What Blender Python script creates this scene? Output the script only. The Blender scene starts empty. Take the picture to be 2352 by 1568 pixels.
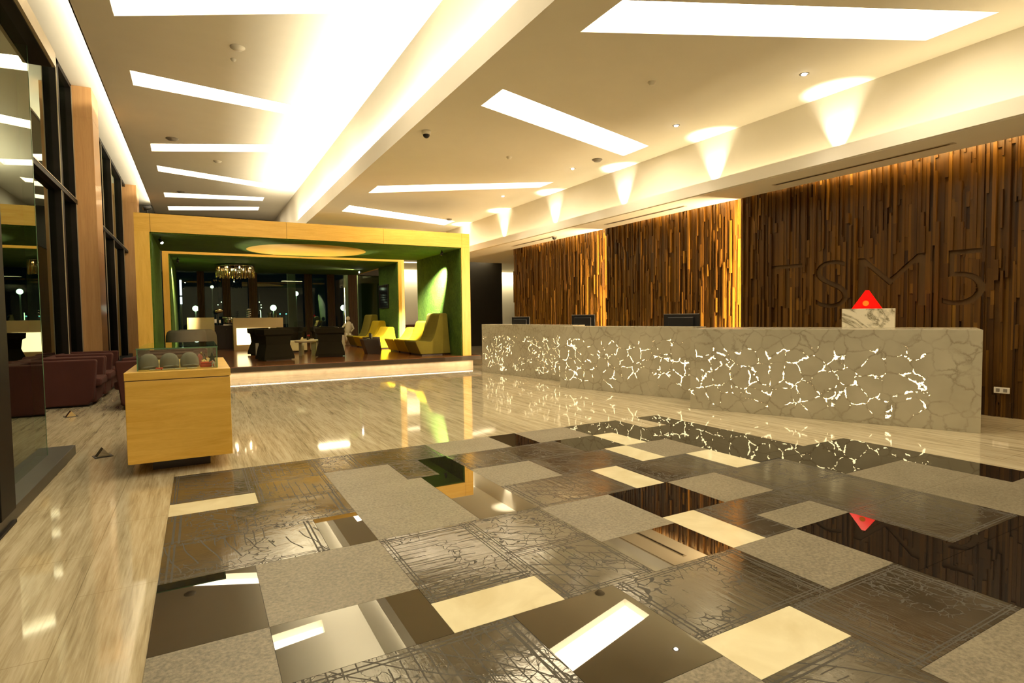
import bpy, bmesh, math, random
from mathutils import Vector, Matrix
random.seed(7)
SC = bpy.context.scene
COL = SC.collection
D = bpy.data

# ------------------------------------------------------------------ helpers
class MB:
    """collects shapes, links them as ONE mesh object"""
    def __init__(s): s.bm = bmesh.new(); s.mi = 0
    def _fin(s, verts):
        for v in verts:
            for f in v.link_faces: f.material_index = s.mi
    def box(s, x0, y0, z0, x1, y1, z1, bev=0, seg=2):
        r = bmesh.ops.create_cube(s.bm, size=1)
        vs = r['verts']
        for v in vs:
            v.co = Vector(((x0+x1)/2+v.co.x*(x1-x0), (y0+y1)/2+v.co.y*(y1-y0), (z0+z1)/2+v.co.z*(z1-z0)))
        s._fin(vs)
        if bev > 0:
            es = list({e for v in vs for e in v.link_edges})
            bmesh.ops.bevel(s.bm, geom=es, offset=bev, segments=seg, profile=.5, affect='EDGES', clamp_overlap=True)
        return s
    def prism(s, pts, a, b, axis='z', bev=0, seg=2):
        """pts 2D polygon, extruded between a and b along axis"""
        def P(p, t):
            if axis == 'z': return (p[0], p[1], t)
            if axis == 'y': return (p[0], t, p[1])
            return (t, p[0], p[1])
        lo = [s.bm.verts.new(P(p, a)) for p in pts]; hi = [s.bm.verts.new(P(p, b)) for p in pts]
        n = len(pts); fs = [s.bm.faces.new(lo[::-1]), s.bm.faces.new(hi)]
        for i in range(n): fs.append(s.bm.faces.new((lo[i], lo[(i+1) % n], hi[(i+1) % n], hi[i])))
        for f in fs: f.material_index = s.mi
        bmesh.ops.recalc_face_normals(s.bm, faces=fs)
        if bev > 0:
            es = list({e for f in fs for e in f.edges if e.calc_face_angle(0) > .5})
            bmesh.ops.bevel(s.bm, geom=es, offset=bev, segments=seg, profile=.5, affect='EDGES', clamp_overlap=True)
        return s
    def lathe(s, prof, cx=0, cy=0, n=24, a0=0, a1=2*math.pi):
        full = abs(a1-a0-2*math.pi) < 1e-6
        rings = []
        for r, z in prof:
            rings.append([s.bm.verts.new((cx+r*math.cos(a0+(a1-a0)*i/n), cy+r*math.sin(a0+(a1-a0)*i/n), z)) for i in range(n if full else n+1)])
        m = n if full else n
        for k in range(len(rings)-1):
            for i in range(m):
                j = (i+1) % len(rings[k])
                f = s.bm.faces.new((rings[k][i], rings[k][j], rings[k+1][j], rings[k+1][i])); f.material_index = s.mi; f.smooth = True
        if full:
            for rg in (rings[0], rings[-1]):
                try: f = s.bm.faces.new(rg); f.material_index = s.mi
                except ValueError: pass
        return s
    def cyl(s, x, y, z0, z1, r, n=24, r2=None):
        return s.lathe([(r, z0), (r if r2 is None else r2, z1)], x, y, n)
    def tube(s, pts, r, n=8):
        pts = [Vector(p) for p in pts]; rings = []
        for i, p in enumerate(pts):
            d = (pts[min(i+1, len(pts)-1)]-pts[max(i-1, 0)]).normalized()
            a = d.orthogonal().normalized(); b = d.cross(a)
            rr = r[i] if isinstance(r, (list, tuple)) else r
            rings.append([s.bm.verts.new(p+(a*math.cos(2*math.pi*k/n)+b*math.sin(2*math.pi*k/n))*rr) for k in range(n)])
        for k in range(len(rings)-1):
            # match ring orientation
            for i in range(n):
                j = (i+1) % n
                f = s.bm.faces.new((rings[k][i], rings[k][j], rings[k+1][j], rings[k+1][i])); f.material_index = s.mi; f.smooth = True
        for rg in (rings[0], rings[-1]):
            f = s.bm.faces.new(rg); f.material_index = s.mi
        return s
    def ball(s, c, r, sx=1, sy=1, sz=1, n=12):
        q = bmesh.ops.create_uvsphere(s.bm, u_segments=n*2, v_segments=n, radius=r)
        for v in q['verts']:
            v.co = Vector((c[0]+v.co.x*sx, c[1]+v.co.y*sy, c[2]+v.co.z*sz))
            for f in v.link_faces: f.smooth = True; f.material_index = s.mi
        return s
    def loft(s, rings, cap=True, smooth=False):
        R = [[s.bm.verts.new(p) for p in rg] for rg in rings]; n = len(R[0]); fs = []
        for k in range(len(R)-1):
            for i in range(n):
                j = (i+1) % n; fs.append(s.bm.faces.new((R[k][i], R[k][j], R[k+1][j], R[k+1][i])))
        if cap: fs += [s.bm.faces.new(R[0][::-1]), s.bm.faces.new(R[-1])]
        for f in fs: f.material_index = s.mi; f.smooth = smooth
        return s
    def quad(s, *p):
        f = s.bm.faces.new([s.bm.verts.new(q) for q in p]); f.material_index = s.mi; return s
    def build(s, name, mat, parent=None, recalc=True):
        if recalc: bmesh.ops.recalc_face_normals(s.bm, faces=s.bm.faces)
        me = D.meshes.new(name); s.bm.to_mesh(me); s.bm.free()
        for m in (mat if isinstance(mat, (list, tuple)) else [mat]): me.materials.append(m)
        o = D.objects.new(name, me); COL.objects.link(o)
        if parent: o.parent = parent
        return o
def tag(o, label, cat=None, group=None, kind=None):
    if label: o['label'] = label
    if cat: o['category'] = cat
    if group: o['group'] = group
    if kind: o['kind'] = kind
    return o
def struct(o, label=None):
    o['kind'] = 'structure'
    if label: o['label'] = label
    return o
def thing(name, label, cat, loc=(0, 0, 0), rz=0, group=None):
    o = D.objects.new(name, None); COL.objects.link(o); o.location = loc; o.rotation_euler = (0, 0, rz)
    o.empty_display_size = .1
    return tag(o, label, cat, group)
def dup(root, loc, rz, label=None, scale=None):
    r = root.copy(); COL.objects.link(r); r.location = loc; r.rotation_euler = (0, 0, rz)
    if label: r['label'] = label
    if scale: r.scale = scale
    for ch in list(root.children):
        c = ch.copy(); COL.objects.link(c); c.parent = r
        for g in list(ch.children):
            d = g.copy(); COL.objects.link(d); d.parent = c
    return r

# ------------------------------------------------------------------ materials
def srgb(r, g, b):
    f = lambda c: ((c/255+.055)/1.055)**2.4 if c > 10 else c/255/12.92
    return (f(r), f(g), f(b), 1)
class N:
    def __init__(s, name):
        s.m = D.materials.new(name); s.m.use_nodes = True; s.t = s.m.node_tree; s.n = s.t.nodes
        s.b = s.n['Principled BSDF']; s.out = s.n['Material Output']
    def add(s, ty, **k):
        x = s.n.new(ty)
        for a, v in k.items():
            if hasattr(x, a): setattr(x, a, v)
        return x
    def l(s, a, b): s.t.links.new(a, b)
    def val(s, x, **k):
        for a, v in k.items(): x.inputs[a.replace('_', ' ')].default_value = v
        return x
    def coord(s, scale=(1, 1, 1), src='Object', rot=(0, 0, 0)):
        tc = s.add('ShaderNodeTexCoord'); mp = s.add('ShaderNodeMapping')
        mp.inputs['Scale'].default_value = scale; mp.inputs['Rotation'].default_value = rot
        s.l(tc.outputs[src], mp.inputs['Vector']); return mp.outputs['Vector']
    def noise(s, vec, scale, detail=4, rough=.55, dist=0):
        x = s.add('ShaderNodeTexNoise'); s.val(x, Scale=scale, Detail=detail, Roughness=rough, Distortion=dist)
        if vec is not None: s.l(vec, x.inputs['Vector'])
        return x.outputs['Fac']
    def ramp(s, fac, stops):
        r = s.add('ShaderNodeValToRGB'); e = r.color_ramp.elements
        while len(e) < len(stops): e.new(.5)
        for i, (p, c) in enumerate(stops): e[i].position = p; e[i].color = c if len(c) == 4 else (*c, 1)
        s.l(fac, r.inputs['Fac']); return r.outputs['Color']
    def math(s, op, a, b=None, clamp=False):
        x = s.add('ShaderNodeMath', operation=op); x.use_clamp = clamp
        for i, q in enumerate((a, b)):
            if q is None: continue
            if isinstance(q, (int, float)): x.inputs[i].default_value = q
            else: s.l(q, x.inputs[i])
        return x.outputs[0]
    def mix(s, fac, a, b):
        x = s.add('ShaderNodeMix', data_type='RGBA')
        if isinstance(fac, (int, float)): x.inputs[0].default_value = fac
        else: s.l(fac, x.inputs[0])
        for i, q in ((6, a), (7, b)):
            if isinstance(q, tuple): x.inputs[i].default_value = q if len(q) == 4 else (*q, 1)
            else: s.l(q, x.inputs[i])
        return x.outputs[2]
    def bump(s, h, strength=.3, dist=.01):
        x = s.add('ShaderNodeBump'); s.val(x, Strength=strength, Distance=dist); s.l(h, x.inputs['Height'])
        s.l(x.outputs['Normal'], s.b.inputs['Normal']); return x
    def set(s, **k):
        for a, v in k.items():
            i = s.b.inputs[a.replace('_', ' ')]
            if hasattr(v, 'is_linked') or hasattr(v, 'links'): s.l(v, i)
            else: i.default_value = v
        return s
W4 = (1, 1, 1, 1)
def plain(name, col, rough=.5, var=.12, scale=6, bump=0, bscale=80, metal=0, ior=1.5, vscale=(1, 1, 1), **k):
    n = N(name); v = n.coord(vscale)
    c2 = tuple(min(1, c*(1-var)) for c in col[:3]); c1 = tuple(min(1, c*(1+var)) for c in col[:3])
    n.set(Base_Color=n.ramp(n.noise(v, scale), [(.3, c2), (.7, c1)]), Roughness=rough, Metallic=metal, IOR=ior, **k)
    if bump: n.bump(n.noise(v, bscale, 3), bump, .004)
    return n.m
def emit(name, col, st):
    n = N(name); n.set(Base_Color=(.8, .8, .8, 1), Emission_Color=(*col, 1), Emission_Strength=st); n.m.diffuse_color = (*col, 1)
    return n.m
def glass(name, tint, ior=1.5, rough=0.0, extra=0):
    n = N(name); tr = n.add('ShaderNodeBsdfTransparent'); gl = n.add('ShaderNodeBsdfGlossy'); mx = n.add('ShaderNodeMixShader')
    tr.inputs['Color'].default_value = (*tint, 1); gl.inputs['Roughness'].default_value = rough; gl.inputs['Color'].default_value = (.9, 1, .88, 1)
    fr = n.add('ShaderNodeFresnel'); fr.inputs['IOR'].default_value = ior
    f = n.math('ADD', fr.outputs[0], extra, clamp=True)
    n.l(f, mx.inputs[0]); n.l(tr.outputs[0], mx.inputs[1]); n.l(gl.outputs[0], mx.inputs[2]); n.l(mx.outputs[0], n.out.inputs['Surface'])
    return n.m
WARM = (1, .80, .47)
PAINT = plain('ceiling_paint', (.80, .77, .68), .85, .015, 2)
PAINT2 = plain('wall_paint', (.80, .76, .66), .8, .015, 2)
M = {}
M['slot'] = emit('light_diffuser', (1, .84, .59), 13)
M['dark'] = plain('bronze_frame', (.008, .006, .0045), .5, .15, 5, Specular_IOR_Level=.15)
M['steel'] = plain('plinth_metal', (.028, .024, .018), .4, .1, 6)
M['mullion_edge'] = plain('brushed_trim', (.45, .38, .27), .4, .05, 5, metal=.3)
M['black'] = plain('black_plastic', (.012, .012, .013), .35, .1, 8)
M['white'] = plain('white_plastic', (.8, .78, .72), .4, .03, 8)
M['grey'] = plain('grey_plastic', (.25, .23, .2), .5, .05, 8)
M['lens'] = emit('lamp_lens', (1, .93, .8), 60)
def veneer(name, a, b, vs, sc=3, rough=.35, coat=.2):
    n = N(name); v = n.coord(vs); f = n.noise(v, sc, 6, .6, .6); g = n.noise(n.coord(tuple(q*5 for q in vs)), sc*2, 3)
    h = n.math('ADD', n.math('MULTIPLY', f, .75), n.math('MULTIPLY', g, .25))
    n.set(Base_Color=n.ramp(h, [(.32, a), (.62, b)]), Roughness=rough, Coat_Weight=coat, Coat_Roughness=.15)
    return n.m
M['maple_h'] = veneer('maple_veneer_horizontal', (.70, .40, .050), (.84, .54, .105), (.6, 3, 6))
M['maple_v'] = veneer('maple_veneer_vertical', (.72, .43, .060), (.86, .56, .115), (5, 5, .5))
M['oak_v'] = veneer('oak_veneer_vertical', (.50, .27, .10), (.62, .36, .15), (6, 6, .35), rough=.5)
M['deck'] = veneer('platform_walnut', (.14, .05, .018), (.26, .10, .035), (4, .5, 4), rough=.16, coat=.4)
M['roof'] = plain('low_bounce_roof', (.22, .19, .14), .8, .1, 3)  # dull tone chosen to keep orange bounce off the high ceiling
M['deck_edge'] = plain('platform_edge', (.045, .03, .016), .35, .2, 6)
M['paper'] = plain('card', (.75, .70, .5), .6, .05, 8)
# travertine
def travertine():
    n = N('travertine'); v = n.coord((14, .9, 1)); v2 = n.coord((55, 2.4, 1)); v3 = n.coord((2.2, .5, 1))
    f = n.noise(v, 1.1, 6, .62, .5); g = n.noise(v2, 1.4, 5, .6, .4); q = n.noise(v3, 1, 2)
    h = n.math('ADD', n.math('ADD', n.math('MULTIPLY', f, .5), n.math('MULTIPLY', g, .35)), n.math('MULTIPLY', q, .15))
    c = n.ramp(h, [(.36, (.29, .235, .14)), (.46, (.455, .385, .245)), (.54, (.57, .495, .335)), (.66, (.67, .60, .43))])
    br = n.add('ShaderNodeTexBrick'); br.offset = .5
    n.val(br, Scale=1.0, Mortar_Size=.0022, Brick_Width=1.2, Row_Height=.6, Color1=(1, 1, 1, 1), Color2=(.93, .93, .93, 1), Mortar=(.62, .6, .55, 1))
    n.l(n.coord((1, 1, 1), rot=(0, 0, math.pi/2)), br.inputs['Vector'])
    x = n.add('ShaderNodeMix', data_type='RGBA', blend_type='MULTIPLY'); x.inputs[0].default_value = 1
    n.l(c, x.inputs[6]); n.l(br.outputs['Color'], x.inputs[7])
    n.set(Base_Color=x.outputs[2], Roughness=.05, IOR=1.6)
    n.bump(n.noise(n.coord((1, 1, 1)), .9, 1), .012, .02)
    return n.m
M['trav'] = travertine()
def uvn(n, name): x = n.add('ShaderNodeUVMap'); x.uv_map = name; return x.outputs[0]
def tile_cream():
    n = N('cream_marble_tile'); f = n.noise(n.coord((2, 2, 2)), 1.6, 5, .55, .8)
    n.set(Base_Color=n.ramp(f, [(.3, (.66, .59, .37)), (.7, (.80, .75, .52))]), Roughness=.12, IOR=1.5); return n.m
def tile_granite():
    n = N('honed_granite_tile'); v = n.coord((1, 1, 1)); f = n.noise(v, 55, 5, .7); g = n.noise(v, 2.0, 3)
    h = n.math('ADD', n.math('MULTIPLY', f, .8), n.math('MULTIPLY', g, .2))
    n.set(Base_Color=n.ramp(h, [(.36, (.09, .076, .049)), (.48, (.16, .138, .092)), (.62, (.24, .21, .145))]), Roughness=.42, IOR=1.5)
    n.bump(f, .35, .004); return n.m
def tile_mirror():
    n = N('polished_black_tile'); n.set(Base_Color=(.012, .010, .008, 1), Roughness=.012, IOR=2.4, Specular_Tint=(1, .97, .86, 1))
    return n.m
def tile_etched():
    n = N('etched_dark_stone_tile')
    uv = uvn(n, 'uvm'); uvr = uvn(n, 'uvr')
    at = n.add('ShaderNodeAttribute'); at.attribute_name = 'tid'
    ad = n.add('ShaderNodeVectorMath', operation='ADD'); n.l(uv, ad.inputs[0]); n.l(at.outputs['Vector'], ad.inputs[1]); v = ad.outputs[0]
    cloud = n.noise(v, 2.6, 5, .6, .6)
    ms = n.add('ShaderNodeMapping'); ms.inputs['Scale'].default_value = (38, 2.5, 1); n.l(v, ms.inputs['Vector']); stk = n.noise(ms.outputs['Vector'], 1, 3)
    # engraved line work
    vo = n.add('ShaderNodeTexVoronoi', feature='DISTANCE_TO_EDGE'); n.val(vo, Scale=15, Randomness=1)
    dn = n.add('ShaderNodeTexNoise'); n.val(dn, Scale=9, Detail=2); n.l(v, dn.inputs['Vector'])
    ds = n.add('ShaderNodeVectorMath', operation='MULTIPLY_ADD'); n.l(dn.outputs['Color'], ds.inputs[0]); ds.inputs[1].default_value = (.16, .16, 0); n.l(v, ds.inputs[2])
    n.l(ds.outputs[0], vo.inputs['Vector'])
    crack = n.math('LESS_THAN', vo.outputs['Distance'], .032)
    m1 = n.math('GREATER_THAN', n.noise(v, 3.3, 1), .50)
    wv = n.add('ShaderNodeTexWave', wave_type='BANDS', bands_direction='X'); n.val(wv, Scale=5.5, Distortion=1.2, Detail=2); n.l(v, wv.inputs['Vector'])
    ln = n.math('GREATER_THAN', wv.outputs['Fac'], .968); m2 = n.math('LESS_THAN', n.noise(v, 2.1, 1), .47)
    wr = n.add('ShaderNodeTexWave', wave_type='RINGS', rings_direction='Z'); n.val(wr, Scale=3.0, Distortion=2.5, Detail=1); n.l(v, wr.inputs['Vector'])
    rn = n.math('GREATER_THAN', wr.outputs['Fac'], .985); 
    # border frame lines
    sp = n.add('ShaderNodeSeparateXYZ'); n.l(uvr, sp.inputs[0])
    def bord(lo):
        r = None
        for ch in ('X', 'Y'):
            a = n.math('ABSOLUTE', n.math('SUBTRACT', sp.outputs[ch], .5))
            q = n.math('MULTIPLY', n.math('GREATER_THAN', a, lo), n.math('LESS_THAN', a, lo+.012))
            r = q if r is None else n.math('MAXIMUM', r, q)
        return r
    inside = None
    eng = n.math('MAXIMUM', n.math('MULTIPLY', crack, m1), n.math('MULTIPLY', ln, m2))
    eng = n.math('MAXIMUM', eng, n.math('MULTIPLY', rn, n.math('GREATER_THAN', n.noise(v, 1.7, 1), .5)))
    eng = n.math('MAXIMUM', eng, n.math('MAXIMUM', bord(.455), bord(.425)))
    base = n.ramp(cloud, [(.3, (.035, .029, .019)), (.7, (.075, .063, .042))])
    n.set(Base_Color=n.mix(eng, base, (.014, .011, .007)), IOR=1.8, Specular_Tint=(1, .96, .85, 1))
    rg = n.math('ADD', n.math('MULTIPLY', cloud, .26), .0)
    rg = n.math('MAXIMUM', rg, n.math('MULTIPLY', eng, .75))
    n.set(Roughness=rg)
    h = n.math('SUBTRACT', n.math('ADD', n.math('MULTIPLY', n.noise(v, 6, 4, .6, 1), .6), n.math('MULTIPLY', stk, .35)), n.math('MULTIPLY', eng, .6))
    n.bump(h, .5, .005); return n.m
M['tC'], M['tG'], M['tM'], M['tE'] = tile_cream(), tile_granite(), tile_mirror(), tile_etched()
M['grout'] = plain('tile_grout', (.035, .03, .02), .6, .1, 20)
def crackle(name, lit, seed=0, sc=4.7):
    n = N(name)
    def cc():
        tc = n.add('ShaderNodeTexCoord'); mp = n.add('ShaderNodeMapping'); mp.inputs['Location'].default_value = (seed*7.3, seed*3.1, seed*1.7); n.l(tc.outputs['Object'], mp.inputs['Vector']); return mp.outputs['Vector']
    v = cc()
    dn = n.add('ShaderNodeTexNoise'); n.val(dn, Scale=6, Detail=5, Roughness=.62); n.l(v, dn.inputs['Vector'])
    ds = n.add('ShaderNodeVectorMath', operation='MULTIPLY_ADD'); n.l(dn.outputs['Color'], ds.inputs[0]); ds.inputs[1].default_value = (.15, .15, .15); n.l(v, ds.inputs[2])
    vo = n.add('ShaderNodeTexVoronoi', feature='DISTANCE_TO_EDGE'); n.val(vo, Scale=sc, Randomness=1); n.l(ds.outputs[0], vo.inputs['Vector'])
    d = vo.outputs['Distance']
    soft = n.noise(v, 2.2, 3)
    vein = n.ramp(d, [(.0, (1, 1, 1)), (.022, (.5, .5, .5)), (.07, (0, 0, 0))])
    veinm = n.math('MULTIPLY', vein, n.ramp(n.noise(v, 5, 2), [(.35, (.25, .25, .25)), (.6, (1, 1, 1))]))
    base = n.ramp(soft, [(.3, (.38, .35, .255)), (.7, (.47, .44, .33))])
    n.set(Base_Color=n.mix(n.math('MULTIPLY', veinm, .6), base, (.17, .14, .09)), Roughness=.22, IOR=1.5)
    if lit:
        w = n.noise(v, 15, 2, .6); w2 = n.noise(v, 3.6, 2, .6)
        thr = n.math('MINIMUM', n.math('MULTIPLY', n.math('SUBTRACT', w, .455), .28), .036)
        thr = n.math('SUBTRACT', thr, n.math('MULTIPLY', n.math('LESS_THAN', w2, .445), 1))
        on = n.ramp(n.math('SUBTRACT', thr, d), [(.0, (0, 0, 0)), (.006, (1, 1, 1))])
        sp = n.add('ShaderNodeSeparateXYZ'); tc = n.add('ShaderNodeTexCoord'); n.l(tc.outputs['Object'], sp.inputs[0])
        jit = n.math('MULTIPLY', n.math('SUBTRACT', n.noise(v, 3, 1), .5), .35)
        zz = n.math('ADD', sp.outputs['Z'], jit); xx = n.math('ADD', sp.outputs['X'], jit)
        mk = n.math('MULTIPLY', n.math('GREATER_THAN', zz, .13), n.math('LESS_THAN', zz, .93))
        mk = n.math('MULTIPLY', mk, n.math('MULTIPLY', n.math('GREATER_THAN', xx, lit[0]), n.math('LESS_THAN', xx, lit[1])))
        e = n.math('MULTIPLY', on, mk)
        n.set(Emission_Color=(1, .80, .42, 1)); n.l(n.math('MULTIPLY', e, 3.6), n.b.inputs['Emission Strength'])
    return n.m
M['stone'] = crackle('veined_stone', None)
def marble():
    n = N('white_marble'); v = n.coord((1, 1, 1.6)); a = n.noise(v, 1.7, 5, .6, 1.0)
    b = n.math('ABSOLUTE', n.math('SUBTRACT', a, .5)); c = n.ramp(b, [(0, (.22, .19, .12)), (.018, (.50, .46, .34)), (.06, (.72, .67, .52))])
    n.set(Base_Color=c, Roughness=.2); return n.m
def wood_slats():
    n = N('wood_slats'); at = n.add('ShaderNodeAttribute'); at.attribute_name = 'Col'
    v = n.coord((10, 30, 1.2)); f = n.noise(v, 2, 4, .6)
    c = n.ramp(at.outputs['Fac'], [(0, (.036, .0135, .0012)), (.5, (.105, .044, .003)), (.85, (.185, .084, .007)), (1, (.28, .138, .014))])
    x = n.add('ShaderNodeMix', data_type='RGBA', blend_type='MULTIPLY'); x.inputs[0].default_value = 1
    n.l(c, x.inputs[6]); n.l(n.ramp(f, [(.3, (.7, .7, .7)), (.7, (1, 1, 1))]), x.inputs[7])
    n.set(Base_Color=x.outputs[2], Roughness=.4, IOR=1.45); return n.m
M['slats'] = wood_slats()
M['letterwood'] = veneer('letter_wood', (.070, .034, .004), (.095, .046, .006), (2, 8, .8), rough=.5, coat=0)
def grass(name, a, b):
    n = N(name); v = n.coord((1, 1, .35)); f = n.noise(v, 38, 5, .7); g = n.noise(n.coord(), 2.5, 3)
    h = n.math('ADD', n.math('MULTIPLY', f, .7), n.math('MULTIPLY', g, .3))
    n.set(Base_Color=n.ramp(h, [(.35, a), (.62, b)]), Roughness=.8, Specular_IOR_Level=.25); n.bump(f, 1.0, .03); return n.m
M['green'] = grass('moss_green_wallcovering', (.028, .075, .006), (.085, .17, .018))
def fabric(name, col, rough=.9): return plain(name, col, rough, .08, 3, bump=.25, bscale=220, Specular_IOR_Level=.2)
M['purple'] = fabric('plum_fabric', (.056, .019, .015))
M['olive'] = fabric('olive_fabric', (.19, .16, .024))
M['mustard'] = fabric('mustard_fabric', (.42, .30, .008))
M['yellow'] = fabric('yellow_fabric', (.74, .53, .018))
M['brown'] = fabric('dark_brown_upholstery', (.012, .0095, .003))
M['cream_up'] = fabric('cream_upholstery', (.48, .45, .30))
M['greyfab'] = fabric('grey_velvet', (.16, .145, .11))
M['capgrey'] = fabric('grey_cotton', (.27, .25, .20))
M['redcloth'] = fabric('red_cloth', (.55, .06, .015))
M['ebony'] = plain('dark_lacquer', (.018, .010, .006), .3, .1, 5)
M['tabletop'] = plain('cream_lacquer', (.62, .58, .42), .3, .04, 4)
M['tableleg'] = plain('sage_lacquer', (.32, .32, .22), .3, .04, 4)
M['marblebar'] = plain('bar_stone', (.52, .40, .22), .3, .06, 2)
M['barglow'] = emit('bar_light_panel', (1, .78, .38), 3.2)
M['chrome'] = plain('chrome', (.7, .68, .62), .12, .03, 5, metal=1)
M['bronze'] = plain('antique_bronze', (.5, .38, .18), .25, .2, 9, metal=1)
M['red'] = N('red_lit_acrylic').set(Base_Color=(.8, .0, .0, 1), Emission_Color=(1, .0, .0, 1), Emission_Strength=1.4, Roughness=.15).m
M['orange'] = N('orange_lamp').set(Base_Color=(.0, .0, .0, 1), Emission_Color=(1, .20, .0, 1), Emission_Strength=1.0, Roughness=.8).m
M['glassV'] = glass('clear_green_glass', (.96, .985, .95), 1.5)
M['glassW'] = glass('window_glass', (.42, .50, .40), 1.45)
M['glassP'] = glass('partition_glass', (.52, .62, .45), 1.75, extra=.10)
M['glassedge'] = plain('glass_edge', (.10, .22, .12), .15, .1, 5)
M['drape'] = plain('brown_drape', (.085, .05, .024), .7, .15, 3, vscale=(30, 30, .3))
M['statue'] = plain('white_plaster', (.7, .62, .45), .5, .05, 5)
M['night'] = emit('street_lamp_globe', (.75, 1, .80), 30)
M['nightb'] = emit('blue_distant_light', (.25, .75, 1), 6)
M['string'] = emit('string_bulb', (1, .95, .9), 8)
M['tube'] = emit('neon_tube', (.75, .65, 1), 8)
M['crystal'] = glass('amber_crystal', (.70, .50, .26), 1.7, extra=.22)
M['amber'] = plain('amber_rod', (.30, .17, .04), .15, .3, 9, metal=.7)
M['bulb'] = emit('warm_bulb', (1, .80, .45), 22)
M['columngrey'] = plain('painted_column', (.16, .19, .13), .6, .05, 2)
M['ground'] = plain('terrace_ground', (.03, .035, .028), .8, .2, 2)
M['flower'] = plain('crimson_petals', (.35, .01, .03), .6, .2, 9)
M['walldark'] = plain('dark_panel', (.020, .016, .008), .5, .1, 2)
M['redwood'] = plain('red_brown_wood', (.11, .03, .012), .4, .2, 3)

# ------------------------------------------------------------------ camera
EYE = 1.425
yaw, pitch, roll = 0.505839355, 0.0454697224, -0.0127395356
fw = Vector((math.sin(yaw)*math.cos(pitch), math.cos(yaw)*math.cos(pitch), -math.sin(pitch)))
rt = Vector((math.cos(yaw), -math.sin(yaw), 0)); up = rt.cross(fw)
r2 = rt*math.cos(roll)+up*math.sin(roll); u2 = -rt*math.sin(roll)+up*math.cos(roll)
cd = D.cameras.new('camera'); cam = D.objects.new('camera', cd); COL.objects.link(cam)
mw = Matrix((( r2.x, u2.x, -fw.x, 0), (r2.y, u2.y, -fw.y, 0), (r2.z, u2.z, -fw.z, EYE), (0, 0, 0, 1)))
cam.matrix_world = mw; cd.sensor_width = 36; cd.lens = 1297.85/2352*36; cd.clip_start = .05; cd.clip_end = 300
SC.camera = cam

# ------------------------------------------------------------------ lights
def area(name, loc, direction, sx, sy, power, col=WARM, spread=math.pi):
    l = D.lights.new(name, 'AREA'); l.shape = 'RECTANGLE'; l.size = sx; l.size_y = sy; l.energy = power; l.color = col; l.spread = spread
    o = D.objects.new(name, l); COL.objects.link(o); o.location = loc
    o.rotation_euler = Vector(direction).to_track_quat('-Z', 'Y').to_euler(); return o
def area_m(name, loc, xdir, zdir, sx, sy, power, col=WARM):
    """light whose long axis (sx) lies along xdir and which shines along zdir"""
    o = area(name, loc, zdir, sx, sy, power, col)
    z = -Vector(zdir).normalized(); x = Vector(xdir).normalized(); y = z.cross(x)
    o.rotation_euler = Matrix((x, y, z)).transposed().to_euler(); return o
def spot(name, loc, target, power, angle, blend=.5, r=.02, col=WARM):
    l = D.lights.new(name, 'SPOT'); l.energy = power; l.spot_size = angle; l.spot_blend = blend; l.shadow_soft_size = r; l.color = col
    o = D.objects.new(name, l); COL.objects.link(o); o.location = loc
    o.rotation_euler = (Vector(target)-Vector(loc)).to_track_quat('-Z', 'Y').to_euler(); return o
def point(name, loc, power, r=.05, col=WARM):
    l = D.lights.new(name, 'POINT'); l.energy = power; l.shadow_soft_size = r; l.color = col
    o = D.objects.new(name, l); COL.objects.link(o); o.location = loc; return o

# ------------------------------------------------------------------ floor
U0, V0, UN = -.24, 5.93, .3
struct(MB().box(-6, -4, -.12, 18, 34, 0).build('floor', M['trav']))
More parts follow.
